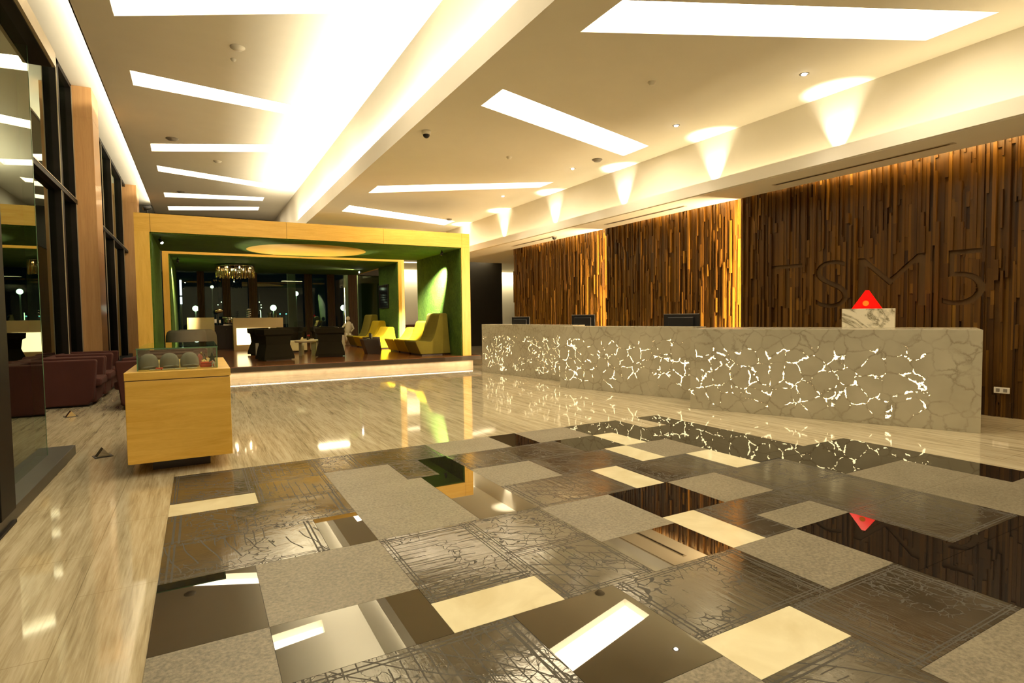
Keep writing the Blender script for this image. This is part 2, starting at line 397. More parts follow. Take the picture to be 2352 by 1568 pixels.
# mosaic carpet : (u0,v0,u1,v1,type) in 30 cm units from its far left corner
T = [
 (0, 0, 2, 3, 'E'), (0, 3, 2, 4, 'C'), (2, 0, 4, 2, 'E'), (2, 2, 4, 4, 'E'), (4, 0, 5, 2, 'E'), (5, 0, 8, 2, 'E'), (6, 2, 7, 4, 'E'), (7, 2, 8, 4, 'M'),
 (0, 4, 4, 6, 'E'), (0, 6, 3, 8, 'E'), (3, 6, 4, 8, 'M'), (4, 2, 6, 4, 'G'), (4, 4, 6.4, 6, 'G'), (4, 6, 6.4, 8, 'G'), (6.4, 4, 8, 8, 'M'),
 (8, 0, 10.6, 2, 'G'), (10.6, 0, 11.8, 2, 'M'), (11.8, 0, 14.2, 2, 'G'), (14.2, 0, 17, 2, 'M'), (17, 0, 18.2, 2, 'T'), (18.2, 0, 19.4, 2, 'M'),
 (8, 2, 10, 4, 'E'), (10, 2, 11.3, 4, 'E'), (11.3, 2, 12.4, 4, 'E'), (12.4, 2, 14.2, 4, 'M'), (14.2, 2, 15.2, 4, 'C'), (15.2, 2, 17.3, 4, 'M'), (17.3, 2, 19.4, 4, 'M'),
 (8, 4, 10.1, 6, 'G'), (10.1, 4, 13.2, 6, 'E'), (13.2, 4, 14.2, 6, 'C'), (14.2, 4, 16.2, 6, 'G'), (16.2, 4, 19.4, 5, 'M'), (16.2, 5, 17.3, 8, 'M'), (17.3, 5, 19.4, 7.4, 'M'),
 (8, 6, 11.1, 8.1, 'E'), (11.1, 6, 12.1, 8.1, 'C'), (12.1, 6, 15.1, 8.1, 'E'), (15.1, 6, 16.2, 8.1, 'C'),
 (0, 8, 1.6, 10.5, 'M'), (1.6, 8, 4, 10.5, 'G'), (0, 10.5, 1.6, 14, 'G'), (0, 14, 1.6, 20, 'E'), (1.6, 10.5, 4, 12.1, 'M'), (4, 8, 6, 11.1, 'E'), (4, 11.1, 6, 12.1, 'C'),
 (6, 8, 8, 10.1, 'E'), (6, 10.1, 8, 12.1, 'E'), (8, 8.1, 10.1, 10.5, 'G'), (10.1, 8.1, 12.2, 10.1, 'M'), (12.2, 8.1, 14.1, 10.1, 'G'), (14.1, 8.1, 17.2, 10.2, 'E'),
 (17.2, 8, 20.2, 10.2, 'M'), (17.3, 7.4, 20.2, 8, 'M'), (20.2, 7.4, 21.8, 10.2, 'M'), (20.2, 10.2, 21.8, 13, 'M'), (17.2, 10.2, 20.2, 12.1, 'G'), (17.2, 12.1, 20.2, 14.2, 'G'),
 (8, 10.5, 10.1, 12.1, 'M'), (10.1, 10.1, 11.1, 12.1, 'C'), (11.1, 10.1, 14.1, 11.1, 'E'), (11.1, 11.1, 12.1, 12.1, 'E'), (12.1, 11.1, 14.1, 12.1, 'G'), (14.1, 10.2, 17.2, 12.1, 'E'), (14.1, 12.1, 17.2, 14.2, 'E'),
 (1.6, 12.1, 5, 15, 'E'), (1.6, 15, 5, 18, 'G'), (5, 12.1, 7, 14.5, 'M'), (7, 12.1, 10.1, 14.1, 'E'), (10.1, 12.1, 12.1, 14.1, 'G'), (12.1, 12.1, 14.1, 14.5, 'M'),
 (5, 14.5, 7, 17, 'G'), (7, 14.1, 9, 15.1, 'C'), (7, 15.1, 9, 18, 'E'), (9, 14.1, 12.1, 16, 'E'), (9, 16, 12.1, 18, 'G'), (12.1, 14.5, 17.2, 16.2, 'M'), (14.1, 14.2, 17.2, 14.5, 'M'),
 (12.1, 16.2, 15, 19, 'G'), (15, 16.2, 19, 18, 'E'), (17.2, 14.2, 19, 16.2, 'G'), (19, 14.2, 21.8, 17, 'E'), (20.2, 13, 21.8, 14.2, 'G'),
 (5, 17, 7, 20, 'M'), (7, 18, 12.1, 20, 'E'), (1.6, 18, 5, 20, 'E'), (12.1, 19, 15, 20, 'M'), (15, 18, 19, 20, 'G'), (19, 17, 21.8, 20, 'G')]
bm = bmesh.new(); uvm = bm.loops.layers.uv.new('uvm'); uvr = bm.loops.layers.uv.new('uvr'); tid = bm.faces.layers.float_vector.new('tid')
mi = {'E': 0, 'G': 1, 'M': 2, 'C': 3, 'T': 4}; g = .0022
for k, (a, b, c, d, ty) in enumerate(T):
    if ty == 'T': continue
    x0, x1, y1, y0 = U0+a*UN+g/2, U0+c*UN-g/2, V0-b*UN-g/2, V0-d*UN+g/2
    z = .004
    top = [bm.verts.new(p) for p in ((x0, y0, z), (x1, y0, z), (x1, y1, z), (x0, y1, z))]; bot = [bm.verts.new((v.co.x, v.co.y, .0005)) for v in top]
    rid = Vector((random.uniform(0, 40), random.uniform(0, 40), random.uniform(0, 40)))
    fs = [bm.faces.new(top)]+[bm.faces.new((bot[i], bot[(i+1) % 4], top[(i+1) % 4], top[i])) for i in range(4)]
    sw = (c-a) < (d-b)
    for f in fs:
        f.material_index = mi[ty]; f[tid] = rid
        for lp in f.loops:
            px, py = lp.vert.co.x-x0, lp.vert.co.y-y0
            lp[uvm].uv = (py, px) if sw else (px, py); lp[uvr].uv = (px/(x1-x0), py/(y1-y0))
me = D.meshes.new('floor'); bm.to_mesh(me); bm.free()
for q in 'EGMC': me.materials.append(M['t'+q])
mos = D.objects.new('floor', me); COL.objects.link(mos); struct(mos, 'patchwork inlay of black, grey and cream stone tiles in the lobby floor')
gr = MB()
gr.quad((U0, V0-6, .001), (U0+19.4*UN, V0-6, .001), (U0+19.4*UN, V0-2*UN, .001), (U0, V0-2*UN, .001))
gr.quad((U0, V0-2*UN, .001), (U0+17*UN, V0-2*UN, .001), (U0+17*UN, V0, .001), (U0, V0, .001))
gr.quad((U0+18.2*UN, V0-2*UN, .001), (U0+19.4*UN, V0-2*UN, .001), (U0+19.4*UN, V0, .001), (U0+18.2*UN, V0, .001))
gr.quad((U0+19.4*UN, V0-6, .001), (U0+21.8*UN, V0-6, .001), (U0+21.8*UN, V0-7.4*UN, .001), (U0+19.4*UN, V0-7.4*UN, .001))
struct(gr.build('floor', M['grout']), 'dark joints between the patchwork tiles')

# ------------------------------------------------------------------ ceilings
def slab_holes(name, rect, z, holes, mat, th=.0):
    bm = bmesh.new(); es = []
    def loop(pts):
        vs = [bm.verts.new((p[0], p[1], z)) for p in pts]
        return [bm.edges.new((vs[i], vs[(i+1) % len(vs)])) for i in range(len(vs))]
    x0, y0, x1, y1 = rect; es += loop([(x0, y0), (x1, y0), (x1, y1), (x0, y1)])
    for h in holes: es += loop(h)
    bmesh.ops.triangle_fill(bm, use_beauty=True, use_dissolve=False, edges=es, normal=(0, 0, -1))
    if th:
        e2 = []
        for e in [e for e in bm.edges if e.is_boundary]: e2.append(e)
        r = bmesh.ops.extrude_edge_only(bm, edges=e2)
        for v in [v for v in r['geom'] if isinstance(v, bmesh.types.BMVert)]: v.co.z += th
    me = D.meshes.new(name); bm.to_mesh(me); bm.free(); me.materials.append(mat)
    o = D.objects.new(name, me); COL.objects.link(o); return o
ZL, ZR = 6.45, 4.73
LS = [[(-1.05, -.2), (2.56, -1.6), (2.56, -.5), (-1.05, .9)],  # unseen slot added behind the camera for more front light
      [(-1.05, 5.0), (2.56, 6.4), (2.56, 7.25), (-1.05, 5.85)],  # unseen slot added overhead to light the foreground
      [(-1.05, 10.6), (2.56, 8.65), (2.57, 9.52), (-1.05, 11.52)],
      [(-1.04, 13.84), (2.52, 14.43), (2.56, 15.08), (-1.05, 14.66)],
      [(-1.03, 19.26), (2.53, 17.57), (2.53, 18.4), (-1.05, 20.08)],
      [(-1.02, 21.85), (2.54, 23.04), (2.56, 23.83), (-1.02, 22.66)],
      [(-1.03, 26.32), (2.55, 25.61), (2.56, 26.4), (-1.03, 27.25)],
      [(-1.02, 29.4), (2.56, 27.9), (2.58, 28.75), (-1.02, 30.4)]]
RS = [[(4.0, -.6), (7.9, .4), (7.9, 1.2), (4.0, .2)],  # unseen slot added out of view for its light only
      [(4.02, 4.76), (7.91, 2.99), (7.91, 3.72), (4.02, 5.51)],
      [(4.0, 7.40), (7.87, 8.55), (7.88, 9.32), (4.0, 8.13)],
      [(4.06, 14.2), (7.84, 11.9), (7.83, 12.58), (4.06, 15.1)],
      [(4.0, 17.0), (7.9, 18.25), (7.9, 19.2), (4.0, 18.0)]]
struct(slab_holes('ceiling', (-1.62, -4, 3.58, 31.5), ZL, LS, PAINT), 'high cream ceiling over the lounge side')
struct(MB().box(-1.62, -4, ZL-.0, -1.60, 31.5, ZL+.06).build('trim_1', PAINT), 'thin edge of the high ceiling beside the window cove')
struct(slab_holes('ceiling', (3.405, -4, 8.56, 20.6), ZR, RS, PAINT), 'lower cream ceiling over the reception side')
struct(MB().box(-2.62, -4, 6.80, 3.6, 31.5, 6.84).build('ceiling', PAINT), 'raised cream ceiling strip above the windows')
lab = ['nearest the camera', 'cut off by the top of the photo', 'second from the front, slanting down to the right', 'third visible, long and level above the glass wall side', 'fourth visible, narrow and slanting',
       'second from the far end', 'farthest, just above the timber pavilion']
LLAB = ['unseen slot light added at the back of the high ceiling', 'unseen slot light added in the high ceiling over the viewer', 'wide white slot light in the high ceiling, cut by the photo top',
 'long slanted slot light in the high ceiling, second from the photo top',
 'level slot light in the high left ceiling beside the lone grey detector',
 'slim slanted slot light in the high left ceiling, fourth from the top of the photo',
 'slim slot light in the high left ceiling, second farthest above the pavilion roof',
 'farthest slim slot light in the high ceiling, just above the pavilion']
RLAB = ['unseen slot light added at the back of the low ceiling', 'very wide white slot light at the top right, largest of all',
 'wide tapering slot light in the low ceiling near the dome camera',
 'long thin level slot light in the low right ceiling',
 'farthest slot light in the low right ceiling, above the pavilion']
def slot_light(poly, z, label, depth=.16):
    c = Vector((sum(p[0] for p in poly)/4, sum(p[1] for p in poly)/4, z))
    t = thing('ceiling_light', label, 'ceiling light', c, 0, 'recessed ceiling slot lights')
    loc = [(p[0]-c.x, p[1]-c.y) for p in poly]
    b = MB()
    for i in range(4):
        p, q = loc[i], loc[(i+1) % 4]; b.quad((p[0], p[1], 0), (q[0], q[1], 0), (q[0], q[1], depth), (p[0], p[1], depth))
    b.build('recess', PAINT, t)
    MB().quad(*[(p[0], p[1], depth-.005) for p in loc[::-1]]).build('diffuser', M['slot'], t, recalc=False)
for i, (p, l) in enumerate(zip(LS, LLAB)): slot_light(p, ZL, l, .2)
for i, (p, l) in enumerate(zip(RS, RLAB)): slot_light(p, ZR, l)
# beam / cove trough between the two ceilings
struct(MB().box(3.38, -4, ZR-.004, 3.405, 31.5, 5.10).box(3.405, -4, ZR+.01, 3.62, 31.5, ZR+.05).build('trim_2', PAINT2), 'cream fascia of the cove that divides the two ceilings')
struct(MB().box(3.56, -4, ZR+.05, 3.66, 31.5, 6.5).build('wall_middle', PAINT2), 'upstand wall of the cove between the two ceilings')
# right bulkhead : upper wall, ledge and fascia, soffit
struct(MB().box(8.55, -4, 3.60, 8.70, 22, 4.9).build('wall_right', PAINT2), 'upper wall washed by uplights above the reception')
struct(MB().box(8.10, -4, 3.60, 8.13, 20.6, 3.80).box(8.13, -4, 3.60, 8.56, 20.6, 3.63).build('trim_3', PAINT2), 'cream fascia and ledge running above the reception')
struct(MB().box(8.13, -4, 3.585, 9.05, 21.5, 3.60).build('ceiling', PAINT), 'low flat soffit above the reception desk')
struct(MB().box(9.03, -4, 3.60, 9.05, 21.5, 3.72).box(9.0, -4, 3.95, 10, 21.5, 4.0).build('trim_4', PAINT), 'edge of the soffit in front of the timber panels')
# end walls
struct(MB().box(-2.62, 31.5, 3.72, 3.6, 31.7, 6.84).build('wall_far', M['walldark']), 'dark far end wall of the high ceiling zone')
struct(MB().box(3.41, 20.6, 3.75, 9.05, 20.75, 4.9).build('wall_far', PAINT2), 'bulkhead at the far end of the low ceiling')
struct(MB().box(-6, -4.2, 0, 12, -4, 6.9).build('wall_back', PAINT2), 'lobby wall behind the camera')
struct(MB().box(9.9, -4, 0, 10.1, 16.4, 4).build('wall_right', PAINT2), 'backing wall behind the timber panels')
# back room seen through the gaps
struct(slab_holes('ceiling', (6.9, 20.75, 18, 33), 4.1, [[(9.2, 23.2), (12.5, 24.2), (12.5, 24.6), (9.2, 23.6)], [(8.5, 26.6), (13.5, 25.8), (13.5, 26.3), (8.5, 27.1)]], PAINT), 'low ceiling of the corridor behind the pavilion')
slot_light([(9.2, 23.2), (12.5, 24.2), (12.5, 24.6), (9.2, 23.6)], 4.1, 'thin slot light in the corridor ceiling seen beyond the pavilion, nearer one')
slot_light([(8.5, 26.6), (13.5, 25.8), (13.5, 26.3), (8.5, 27.1)], 4.1, 'thin slot light in the corridor ceiling seen beyond the pavilion, farther one')
struct(MB().box(6.9, 31, 0, 18, 31.2, 4.2).build('wall_far', PAINT2), 'cream lit wall at the end of the corridor')
struct(MB().box(8.0, 30.7, 0, 12.0, 31, 1.0).build('trim_5', M['redwood']), 'red-brown timber dado at the end of the corridor')
struct(MB().box(10.6, 24.5, 0, 13.05, 25.6, 4.1).build('wall_side', M['walldark']), 'dark wall block beside the pavilion')
struct(MB().box(9.05, 20.6, 3.60, 18, 20.75, 4.12).build('trim_6', PAINT), 'low downstand where the corridor begins')
struct(MB().box(9.05, 16.2, 3.60, 18, 20.6, 3.64).build('ceiling', PAINT), 'low ceiling beside the far timber panel')

# ------------------------------------------------------------------ left side : windows and columns
def colm(y0, y1, label):
    t = thing('clad_column', label, 'column', (-2.24, (y0+y1)/2, 0), 0, 'oak clad columns along the windows')
    h = (y1-y0)/2; b = MB(); zz = [0, 1.5, 3.05, 4.6, 6.1, 6.8]
    for i in range(5): b.box(-.25, -h, zz[i]+.003, .25, h, zz[i+1]-.003)
    b.box(-.245, -h+.005, 0, .245, h-.005, 6.8)
    b.build('cladding', M['oak_v'], t)
    MB().box(-.262, -h+.1, 0, -.25, h-.1, 6.8).build('rear_trim', M['dark'], t)
colm(16.3, 17.25, 'oak clad column nearer the camera, left of the timber pavilion')
colm(27.1, 28.1, 'oak clad column farther back, partly hidden by the pavilion')
def window(n, y0, y1, mull, label):
    o = MB().box(-2.48, y0, .1, -2.465, y1, 6.8).build('window_%d' % n, M['glassW']); struct(o, label)
    b = MB()
    for y, w in mull: b.box(-2.52, y, 0, -2.36, y+w, 6.8)
    b.box(-2.50, y0, 4.10, -2.34, y1, 4.2); b.box(-2.50, y0, 0, -2.34, y1, .12); b.box(-2.50, y0, 6.7, -2.36, y1, 6.8)
    b.build('frame', M['dark'], o)
    e = MB()
    for y, w in mull: e.box(-2.358, y-.004, .12, -2.345, y+.02, 6.75)
    e.box(-2.338, y0, 4.19, -2.332, y1, 4.205)
    e.build('edge_trim', M['mullion_edge'], o)
window(1, -4, 14.9, [(5.0, .2), (9.6, .06), (14.62, .28)], 'tall dark framed window wall nearest the entrance')
window(2, 14.9, 16.3, [(16.22, .06)], 'narrow window strip before the first oak column')
window(3, 17.25, 27.1, [(20.7, .16), (22.8, .16), (25.7, .16), (18.3, .1)], 'tall dark framed window wall between the two oak columns')
window(4, 28.1, 31.5, [(30, .12)], 'window wall beyond the second oak column')
# entrance glass screen
t = thing('glass_screen', 'tall glass screen in a dark steel frame at the left edge', 'glass screen', (-1.35, 5, 0))
def rel(b): return b
MB().box(-.02, .25, .1, -.005, 2.10, 4.1).build('pane', M['glassP'], t)
MB().box(-.022, 2.10, .1, -.003, 2.112, 4.1).build('pane_edge', M['glassedge'], t)
MB().box(-.20, -3, 0, .17, .2, .02).box(-.24, -.14, .1, .17, .2, 4.1, .006).build('post', M['dark'], t)
MB().box(-.30, -5, 4.08, .10, 2.6, 4.20, .005).build('header', M['dark'], t)
MB().box(.101, -5, 4.085, .13, 2.6, 4.235).box(-.28, 2.60, 4.09, .13, 2.612, 4.22).build('header_trim', M['mullion_edge'], t)
MB().box(-.45, -7, 0, .15, 2.55, .1, .004).box(-.10, -7, .1, -.09, 2.5, .104).build('plinth', M['steel'], t)

# ------------------------------------------------------------------ timber panels with recessed letters
def glyph(ch, y_left, y_right, z0, z1):
    cu = D.curves.new('g', 'FONT'); cu.body = ch; cu.size = 1; cu.resolution_u = 8; cu.offset = -.017
    ob = D.objects.new('g', cu); COL.objects.link(ob); bpy.context.view_layer.update()
    me = D.meshes.new_from_object(ob.evaluated_get(bpy.context.evaluated_depsgraph_get())); D.objects.remove(ob)
    xs = [v.co.x for v in me.vertices]; ys = [v.co.y for v in me.vertices]
    f = lambda v: (y_left+(v.co.x-min(xs))/(max(xs)-min(xs))*(y_right-y_left), z0+(v.co.y-min(ys))/(max(ys)-min(ys))*(z1-z0))
    me.calc_loop_triangles(); P = [f(v) for v in me.vertices]
    return [tuple(P[i] for i in t.vertices) for t in me.loop_triangles]
GL = {'T': glyph('T', 6.69, 6.13, 1.50, 2.26), 'S': glyph('S', 5.90, 5.36, 1.49, 2.27), 'M': glyph('M', 5.22, 4.28, 1.50, 2.26), '5': glyph('5', 4.08, 3.58, 1.49, 2.26)}
def zspans(y, n=None):
    out = []
    for tris in GL.values():
        for t in tris:
            a = [p[0] for p in t]
            if not (min(a) <= y <= max(a)): continue
            zs = []
            for i in range(3):
                p, q = t[i], t[(i+1) % 3]
                if (p[0]-y)*(q[0]-y) <= 0 and abs(p[0]-q[0]) > 1e-9: zs.append(p[1]+(y-p[0])/(q[0]-p[0])*(q[1]-p[1]))
            if len(zs) >= 2 and max(zs)-min(zs) > 1e-4: out.append([min(zs), max(zs)])
    out.sort(); m = []
    for s in out:
        if m and s[0] <= m[-1][1]+.004: m[-1][1] = max(m[-1][1], s[1])
        else: m.append(s)
    return m
def panel(name, ax, ay, bx, by, z1, label, letters=False):
    """slat wall from the far end (ax,ay) to the near end (bx,by)"""
    L = math.hypot(bx-ax, by-ay); dx, dy = (bx-ax)/L, (by-ay)/L; nx, ny = dy, -dx   # normal towards the lobby (-X)
    if nx > 0: nx, ny = -nx, -ny
    V = []; F = []; Cc = []
    def slab(s0, s1, zl, zh, dep, c):
        k = len(V)
        for s, o in ((s0, -.02), (s1, -.02), (s1, dep), (s0, dep)):
            for z in (zl, zh): V.append((ax+dx*s+nx*o, ay+dy*s+ny*o, z))
        for f in ((6, 7, 5, 4), (4, 5, 3, 2), (0, 1, 7, 6), (1, 3, 5, 7), (0, 6, 4, 2)): F.append(tuple(k+i for i in f)); Cc.append(c)
    s = 0
    while s < L-.005:
        w = min(random.choice((.022, .028, .034, .040, .046)), L-s); z = 0
        while z < z1:
            h = min(random.choice((.18, .3, .45, .6, .9, 1.3, 1.8))*random.uniform(.8, 1.2), z1-z)
            if z1-z-h < .06: h = z1-z
            dep = random.choice((.008, .014, .022, .032, .046, .062))*random.uniform(.8, 1.15); c = min(1, max(0, random.gauss(.44, .19)))
            ns = 1
            ym = ay+dy*(s+w/2)
            if letters and 3.5 < ym < 6.75 and z < 2.3 and z+h > 1.45: ns = 4
            for q in range(ns):
                a0, a1 = s+w*q/ns, s+w*(q+1)/ns
                if ns == 1: slab(a0, a1-.0008, z, z+h, dep, c); continue
                cur = z
                for lo, hi in zspans(ay+dy*(a0+a1)/2):
                    if hi <= z or lo >= z+h: continue
                    if lo > cur: slab(a0, a1-(.0008 if q == 3 else 0), cur, lo, max(dep, .036), c)
                    cur = max(cur, hi)
                if cur < z+h: slab(a0, a1-(.0008 if q == 3 else 0), cur, z+h, max(dep, .030) if 1.45 < cur+.001 and cur < 2.3 else dep, c)
            z += h
        s += w
    me = D.meshes.new(name); me.from_pydata(V, [], F); me.materials.append(M['slats'])
    ca = me.color_attributes.new('Col', 'FLOAT_COLOR', 'CORNER')
    dat = []
    for c in Cc: dat += [c, c, c, 1]*4
    ca.data.foreach_set('color', dat)
    t = thing('slatted_screen', label, 'wall panel', (0, 0, 0), 0, 'slatted timber wall panels')
    o = D.objects.new('slats', me); COL.objects.link(o); o.parent = t
    b = MB(); e = .075
    b.loft([[(ax, ay, z), (bx, by, z), (bx-nx*e, by-ny*e, z), (ax-nx*e, ay-ny*e, z)] for z in (0, z1)])
    b.build('backing', M['ebony'], t)
    if letters:
        for ch, tris in GL.items():
            g = MB()
            for tr in tris:
                pts = []
                for (y, z) in tr:
                    s_ = (y-ay)/dy; pts.append((ax+dx*s_+nx*.002, y+ny*.002, z))
                g.quad(*pts)
            tag(g.build('letter', M['letterwood'], t), 'recessed smooth letter %s' % ch)
    return t
panel('far', 9.10, 16.2, 9.36, 11.30, 3.94, 'farthest slatted timber wall panel, behind the smallest monitor')
panel('mid', 9.10, 11.42, 9.33, 7.25, 3.94, 'middle slatted timber wall panel with a glowing right edge')
panel('near', 9.10, 7.33, 9.62, -3.0, 3.94, 'longest slatted timber wall panel with recessed letters behind the red pyramid lamp', True)
t = thing('wall_socket', 'white twin power socket low on the timber wall right of the desk', 'socket', (9.245, 3.36, .36))
MB().box(-.012, -.085, -.04, .0, .085, .04, .004).build('plate', M['white'], t)
MB().box(-.015, -.06, -.022, -.012, -.02, .022).build('socket_insert', M['grey'], t); MB().box(-.015, .02, -.022, -.012, .06, .022).build('socket_insert', M['grey'], t)

# ------------------------------------------------------------------ reception desks
def desk(fx, fy, nx_, ny_, h, depth, lit, label, topx=0, sd=(0,)):
    L = math.hypot(nx_-fx, ny_-fy); ang = math.atan2(ny_-fy, nx_-fx)
    t = thing('reception_desk', label, 'reception desk', (fx, fy, 0), ang, 'reception desks')
    mat = crackle('backlit_stone', lit, *sd)
    MB().box(0, 0, 0, L, .04, h, .003).build('front_panel', mat, t)
    MB().box(-.0, .04, h-.04, L+topx, depth, h, .003).build('worktop', M['stone'], t)
    MB().box(0, .04, 0, .04, depth, h-.04).build('side_panel', M['stone'], t)
    MB().box(L-.04, .04, 0, L, depth, h-.04).build('side_panel', M['stone'], t)
    return t
desk(6.35, 13.06, 6.86, 9.75, 1.215, .36, (.1, 3.2), 'farthest backlit stone reception desk, beside the pavilion', sd=(3, 7.5))
desk(6.26, 9.34, 7.12, 6.62, 1.205, .36, (.1, 2.8), 'middle backlit stone reception desk', sd=(5, 4.9))
dk = desk(6.44, 6.11, 7.85, 3.04, 1.195, 1.20, (.05, 2.85), 'nearest and largest backlit stone reception desk with the red pyramid lamp', sd=(1, 4.5))
# plinth block and red pyramid lamp on nearest desk
ang = math.atan2(3.04-6.11, 7.85-6.44)
ux, uy = math.cos(ang), math.sin(ang); vx, vy = -uy, ux
def ondesk(s, d): return (6.44+ux*s+vx*d, 6.11+uy*s+vy*d)
cx0, cy0 = ondesk(2.22, .61)
K = 1.0
while True:      # slide back along the desk until the block stands near the rear edge of the worktop
    dd = (cx0*K-6.44)*vx+(cy0*K-6.11)*vy
    if dd >= .98: break
    K += .002
px, py = cx0*K, cy0*K
t = thing('stone_plinth', 'white veined marble block on the nearest reception desk', 'plinth', (px, py, 1.195), ang)
MB().box(-.30*K, -.13*K, 0, .30*K, .13*K, EYE+.035*K-1.195, .004).build('block', marble(), t)
t = thing('pyramid_lamp', 'glowing red pyramid lamp on the marble block', 'lamp', (px-.02*ux, py-.02*uy, EYE+.035*K), ang)
b = MB(); s_ = .17*K; H_ = .245*K
b.loft([[(-s_, -.10, 0), (s_, -.10, 0), (s_, .10, 0), (-s_, .10, 0)], [(-.022, -.015, H_), (.022, -.015, H_), (.022, .015, H_), (-.022, .015, H_)]])
b.build('shade', M['red'], t)
b = MB(); vs = []
for i in range(20):
    a = i*math.pi/10; z = .075+.038*math.sin(a); y = -.10+z/H_*.085-.004; vs.append((-.01+.038*math.cos(a), y, z))
b.quad(*vs); b.build('bulb_spot', M['orange'], t, recalc=False)
# monitors behind desks
def monitor(x, y, ang, w, zt, label):
    t = thing('monitor', label, 'monitor', (x, y, .80), ang, 'monitors on the reception desks')
    h = zt-.80
    MB().box(-w/2, -.02, h-.33, w/2, .015, h, .008).box(-w*.36, -.05, h-.30, w*.36, -.02, h-.06, .012).build('screen', M['black'], t)
    MB().box(-.03, -.03, .01, .03, -.01, h-.30).box(-.13, -.1, 0, .13, .08, .012).build('stand', M['black'], t)
    MB().box(-w/2+.01, -.022, h-.012, w/2-.01, -.018, h-.004).build('top_edge', M['grey'], t)
monitor(7.50, 7.32, -1.20, .66, 1.425, 'largest black monitor seen from behind, on the middle desk')
monitor(7.37, 10.07, -1.15, .58, 1.43, 'black monitor near the bright edge of the farthest timber panel')
monitor(7.02, 12.2, -1.2, .56, 1.40, 'farthest and smallest black monitor at the left of the desks')
for x, y, a, L in ((6.9, 9.2, -1.26, 2.0),):
    pass
for k, (x, y, a, L, lb) in enumerate(((6.83, 13.1, -1.42, 3.0, 'farthest'), (6.86, 9.5, -1.265, 2.7, 'middle'))):
    t = thing('staff_counter', 'low staff counter hidden behind the %s reception desk' % lb, 'counter', (x, y, 0), a)
    MB().box(.15, .40, .76, L-.1, .90, .80).build('worktop', M['stone'], t)
    MB().box(.2, .46, 0, .24, .80, .76).build('leg', M['ebony'], t)
    MB().box(L-.2, .46, 0, L-.16, .80, .76).build('leg', M['ebony'], t)

# ------------------------------------------------------------------ display kiosk
t = thing('display_kiosk', 'square maple display cabinet on a dark recessed foot', 'display cabinet', (-.175, 7.0, 0))
MB().box(-.425, -.90, .12, .425, .90, .875, .004).build('body', M['maple_h'], t)
MB().box(-.428, -.904, .882, .43, .905, .955, .004).build('top', M['maple_h'], t)
MB().box(-.25, -.67, 0, .235, .65, .12).build('foot', M['ebony'], t)
MB().box(-.415, -.89, .875, .415, .89, .882).build('joint', M['ebony'], t)
t = thing('glass_case', 'green-edged glass case on the maple display cabinet', 'glass case', (-.18, 6.98, .955))
MB().box(-.33, -.75, 0, -.322, .76, .20).box(.322, -.75, 0, .33, .76, .20).box(-.322, -.75, 0, .322, -.742, .20).box(-.322, .752, 0, .322, .76, .20).build('pane', M['glassV'], t)
MB().box(-.335, -.755, .20, .335, .765, .209).build('top_pane', M['glassV'], t)
MB().box(-.336, -.757, .200, .336, -.754, .210).box(.3351, -.754, .200, .337, .765, .210).box(-.331, -.752, 0, -.322, -.749, .20).box(.322, -.752, 0, .331, -.749, .20).build('edge', M['glassedge'], t)
def capm(x, y, label, rz):
    t = thing('baseball_cap', label, 'cap', (x, y, .957), rz, 'grey caps in the glass case')
    b = MB(); prof = [(.088, 0), (.092, .04), (.086, .085), (.065, .125), (.035, .145), (.006, .15)]
    b.lathe(prof, 0, .02, 20); b.build('crown', M['capgrey'], t); t.scale = (.92, .92, .98)
    b = MB(); ring = []
    for i in range(13):
        a = -math.pi*.86+i*math.pi*.72/12; ring.append((math.cos(a)*.085, math.sin(a)*.085+.02, math.cos(a)*.0))
    out = [(p[0]*1.02, p[1]*1.9-.0, .012-abs(p[0])*.18+.02) for p in ring]; inn = [(p[0], p[1], .03) for p in ring]
    for i in range(12): b.quad(inn[i], inn[i+1], out[i+1], out[i])
    b.build('brim', M['capgrey'], t)
    return t
capm(-.425, 6.45, 'grey cap at the left in the glass case', .5)
capm(-.256, 6.47, 'grey cap in the middle in the glass case', .35)
capm(-.087, 6.50, 'grey cap at the right in the glass case, beside the red cloth', .2)
t = MB().box(-.06, -.05, 0, .06, .05, .03, .01).box(-.055, -.045, .03, .055, .045, .05, .01).build('folded_cloth', M['redcloth']); t.location = (.06, 6.40, .956); tag(t, 'folded red cloth in the glass case right of the caps', 'cloth')
t = MB().box(-.03, -.04, 0, .03, .04, .018, .006).build('folded_cloth', M['redcloth']); t.location = (-.34, 6.31, .956); tag(t, 'small dark red cloth under the left cap in the glass case', 'cloth')
for i, (x, lb) in enumerate(((-.37, 'leftmost'), (-.27, 'second from left'), (-.17, 'third from left'), (-.07, 'rightmost'))):
    c = MB().box(-.045, -.022, 0, .045, .022, .006, .001).build('price_card', M['paper']); c.location = (x, 6.28, .957); c.rotation_euler = (0, 0, -.1+.07*i)
    tag(c, 'cream card lying at the front of the glass case, %s of four' % lb, 'card', 'cream cards in the glass case')
def star(x, y, s, label, rz=0):
    t = thing('metal_figurine', label, 'figurine', (x, y, .957), rz, 'small metal figurines in the glass case')
    MB().tube([(0, 0, 0), (0, 0, .05*s)], .006*s).cyl(0, 0, 0, .006, .022*s).build('stem', M['chrome'], t)
    b = MB(); pts = []
    for i in range(10):
        r = (.05 if i % 2 == 0 else .02)*s; a = math.pi/2+i*math.pi/5; pts.append((r*math.cos(a), .09*s+r*math.sin(a)))
    b.prism(pts, -.008, .008, 'y'); b.build('star', M['chrome'], t)
star(.105, 6.33, 1.0, 'silver star figurine beside the red cloth in the glass case', .4)
star(.04, 6.75, .8, 'silver star figurine at the back of the glass case', -.3)
t = thing('trinket', 'small pink and gold trinket behind the red cloth in the glass case', 'ornament', (.0, 6.62, .957))
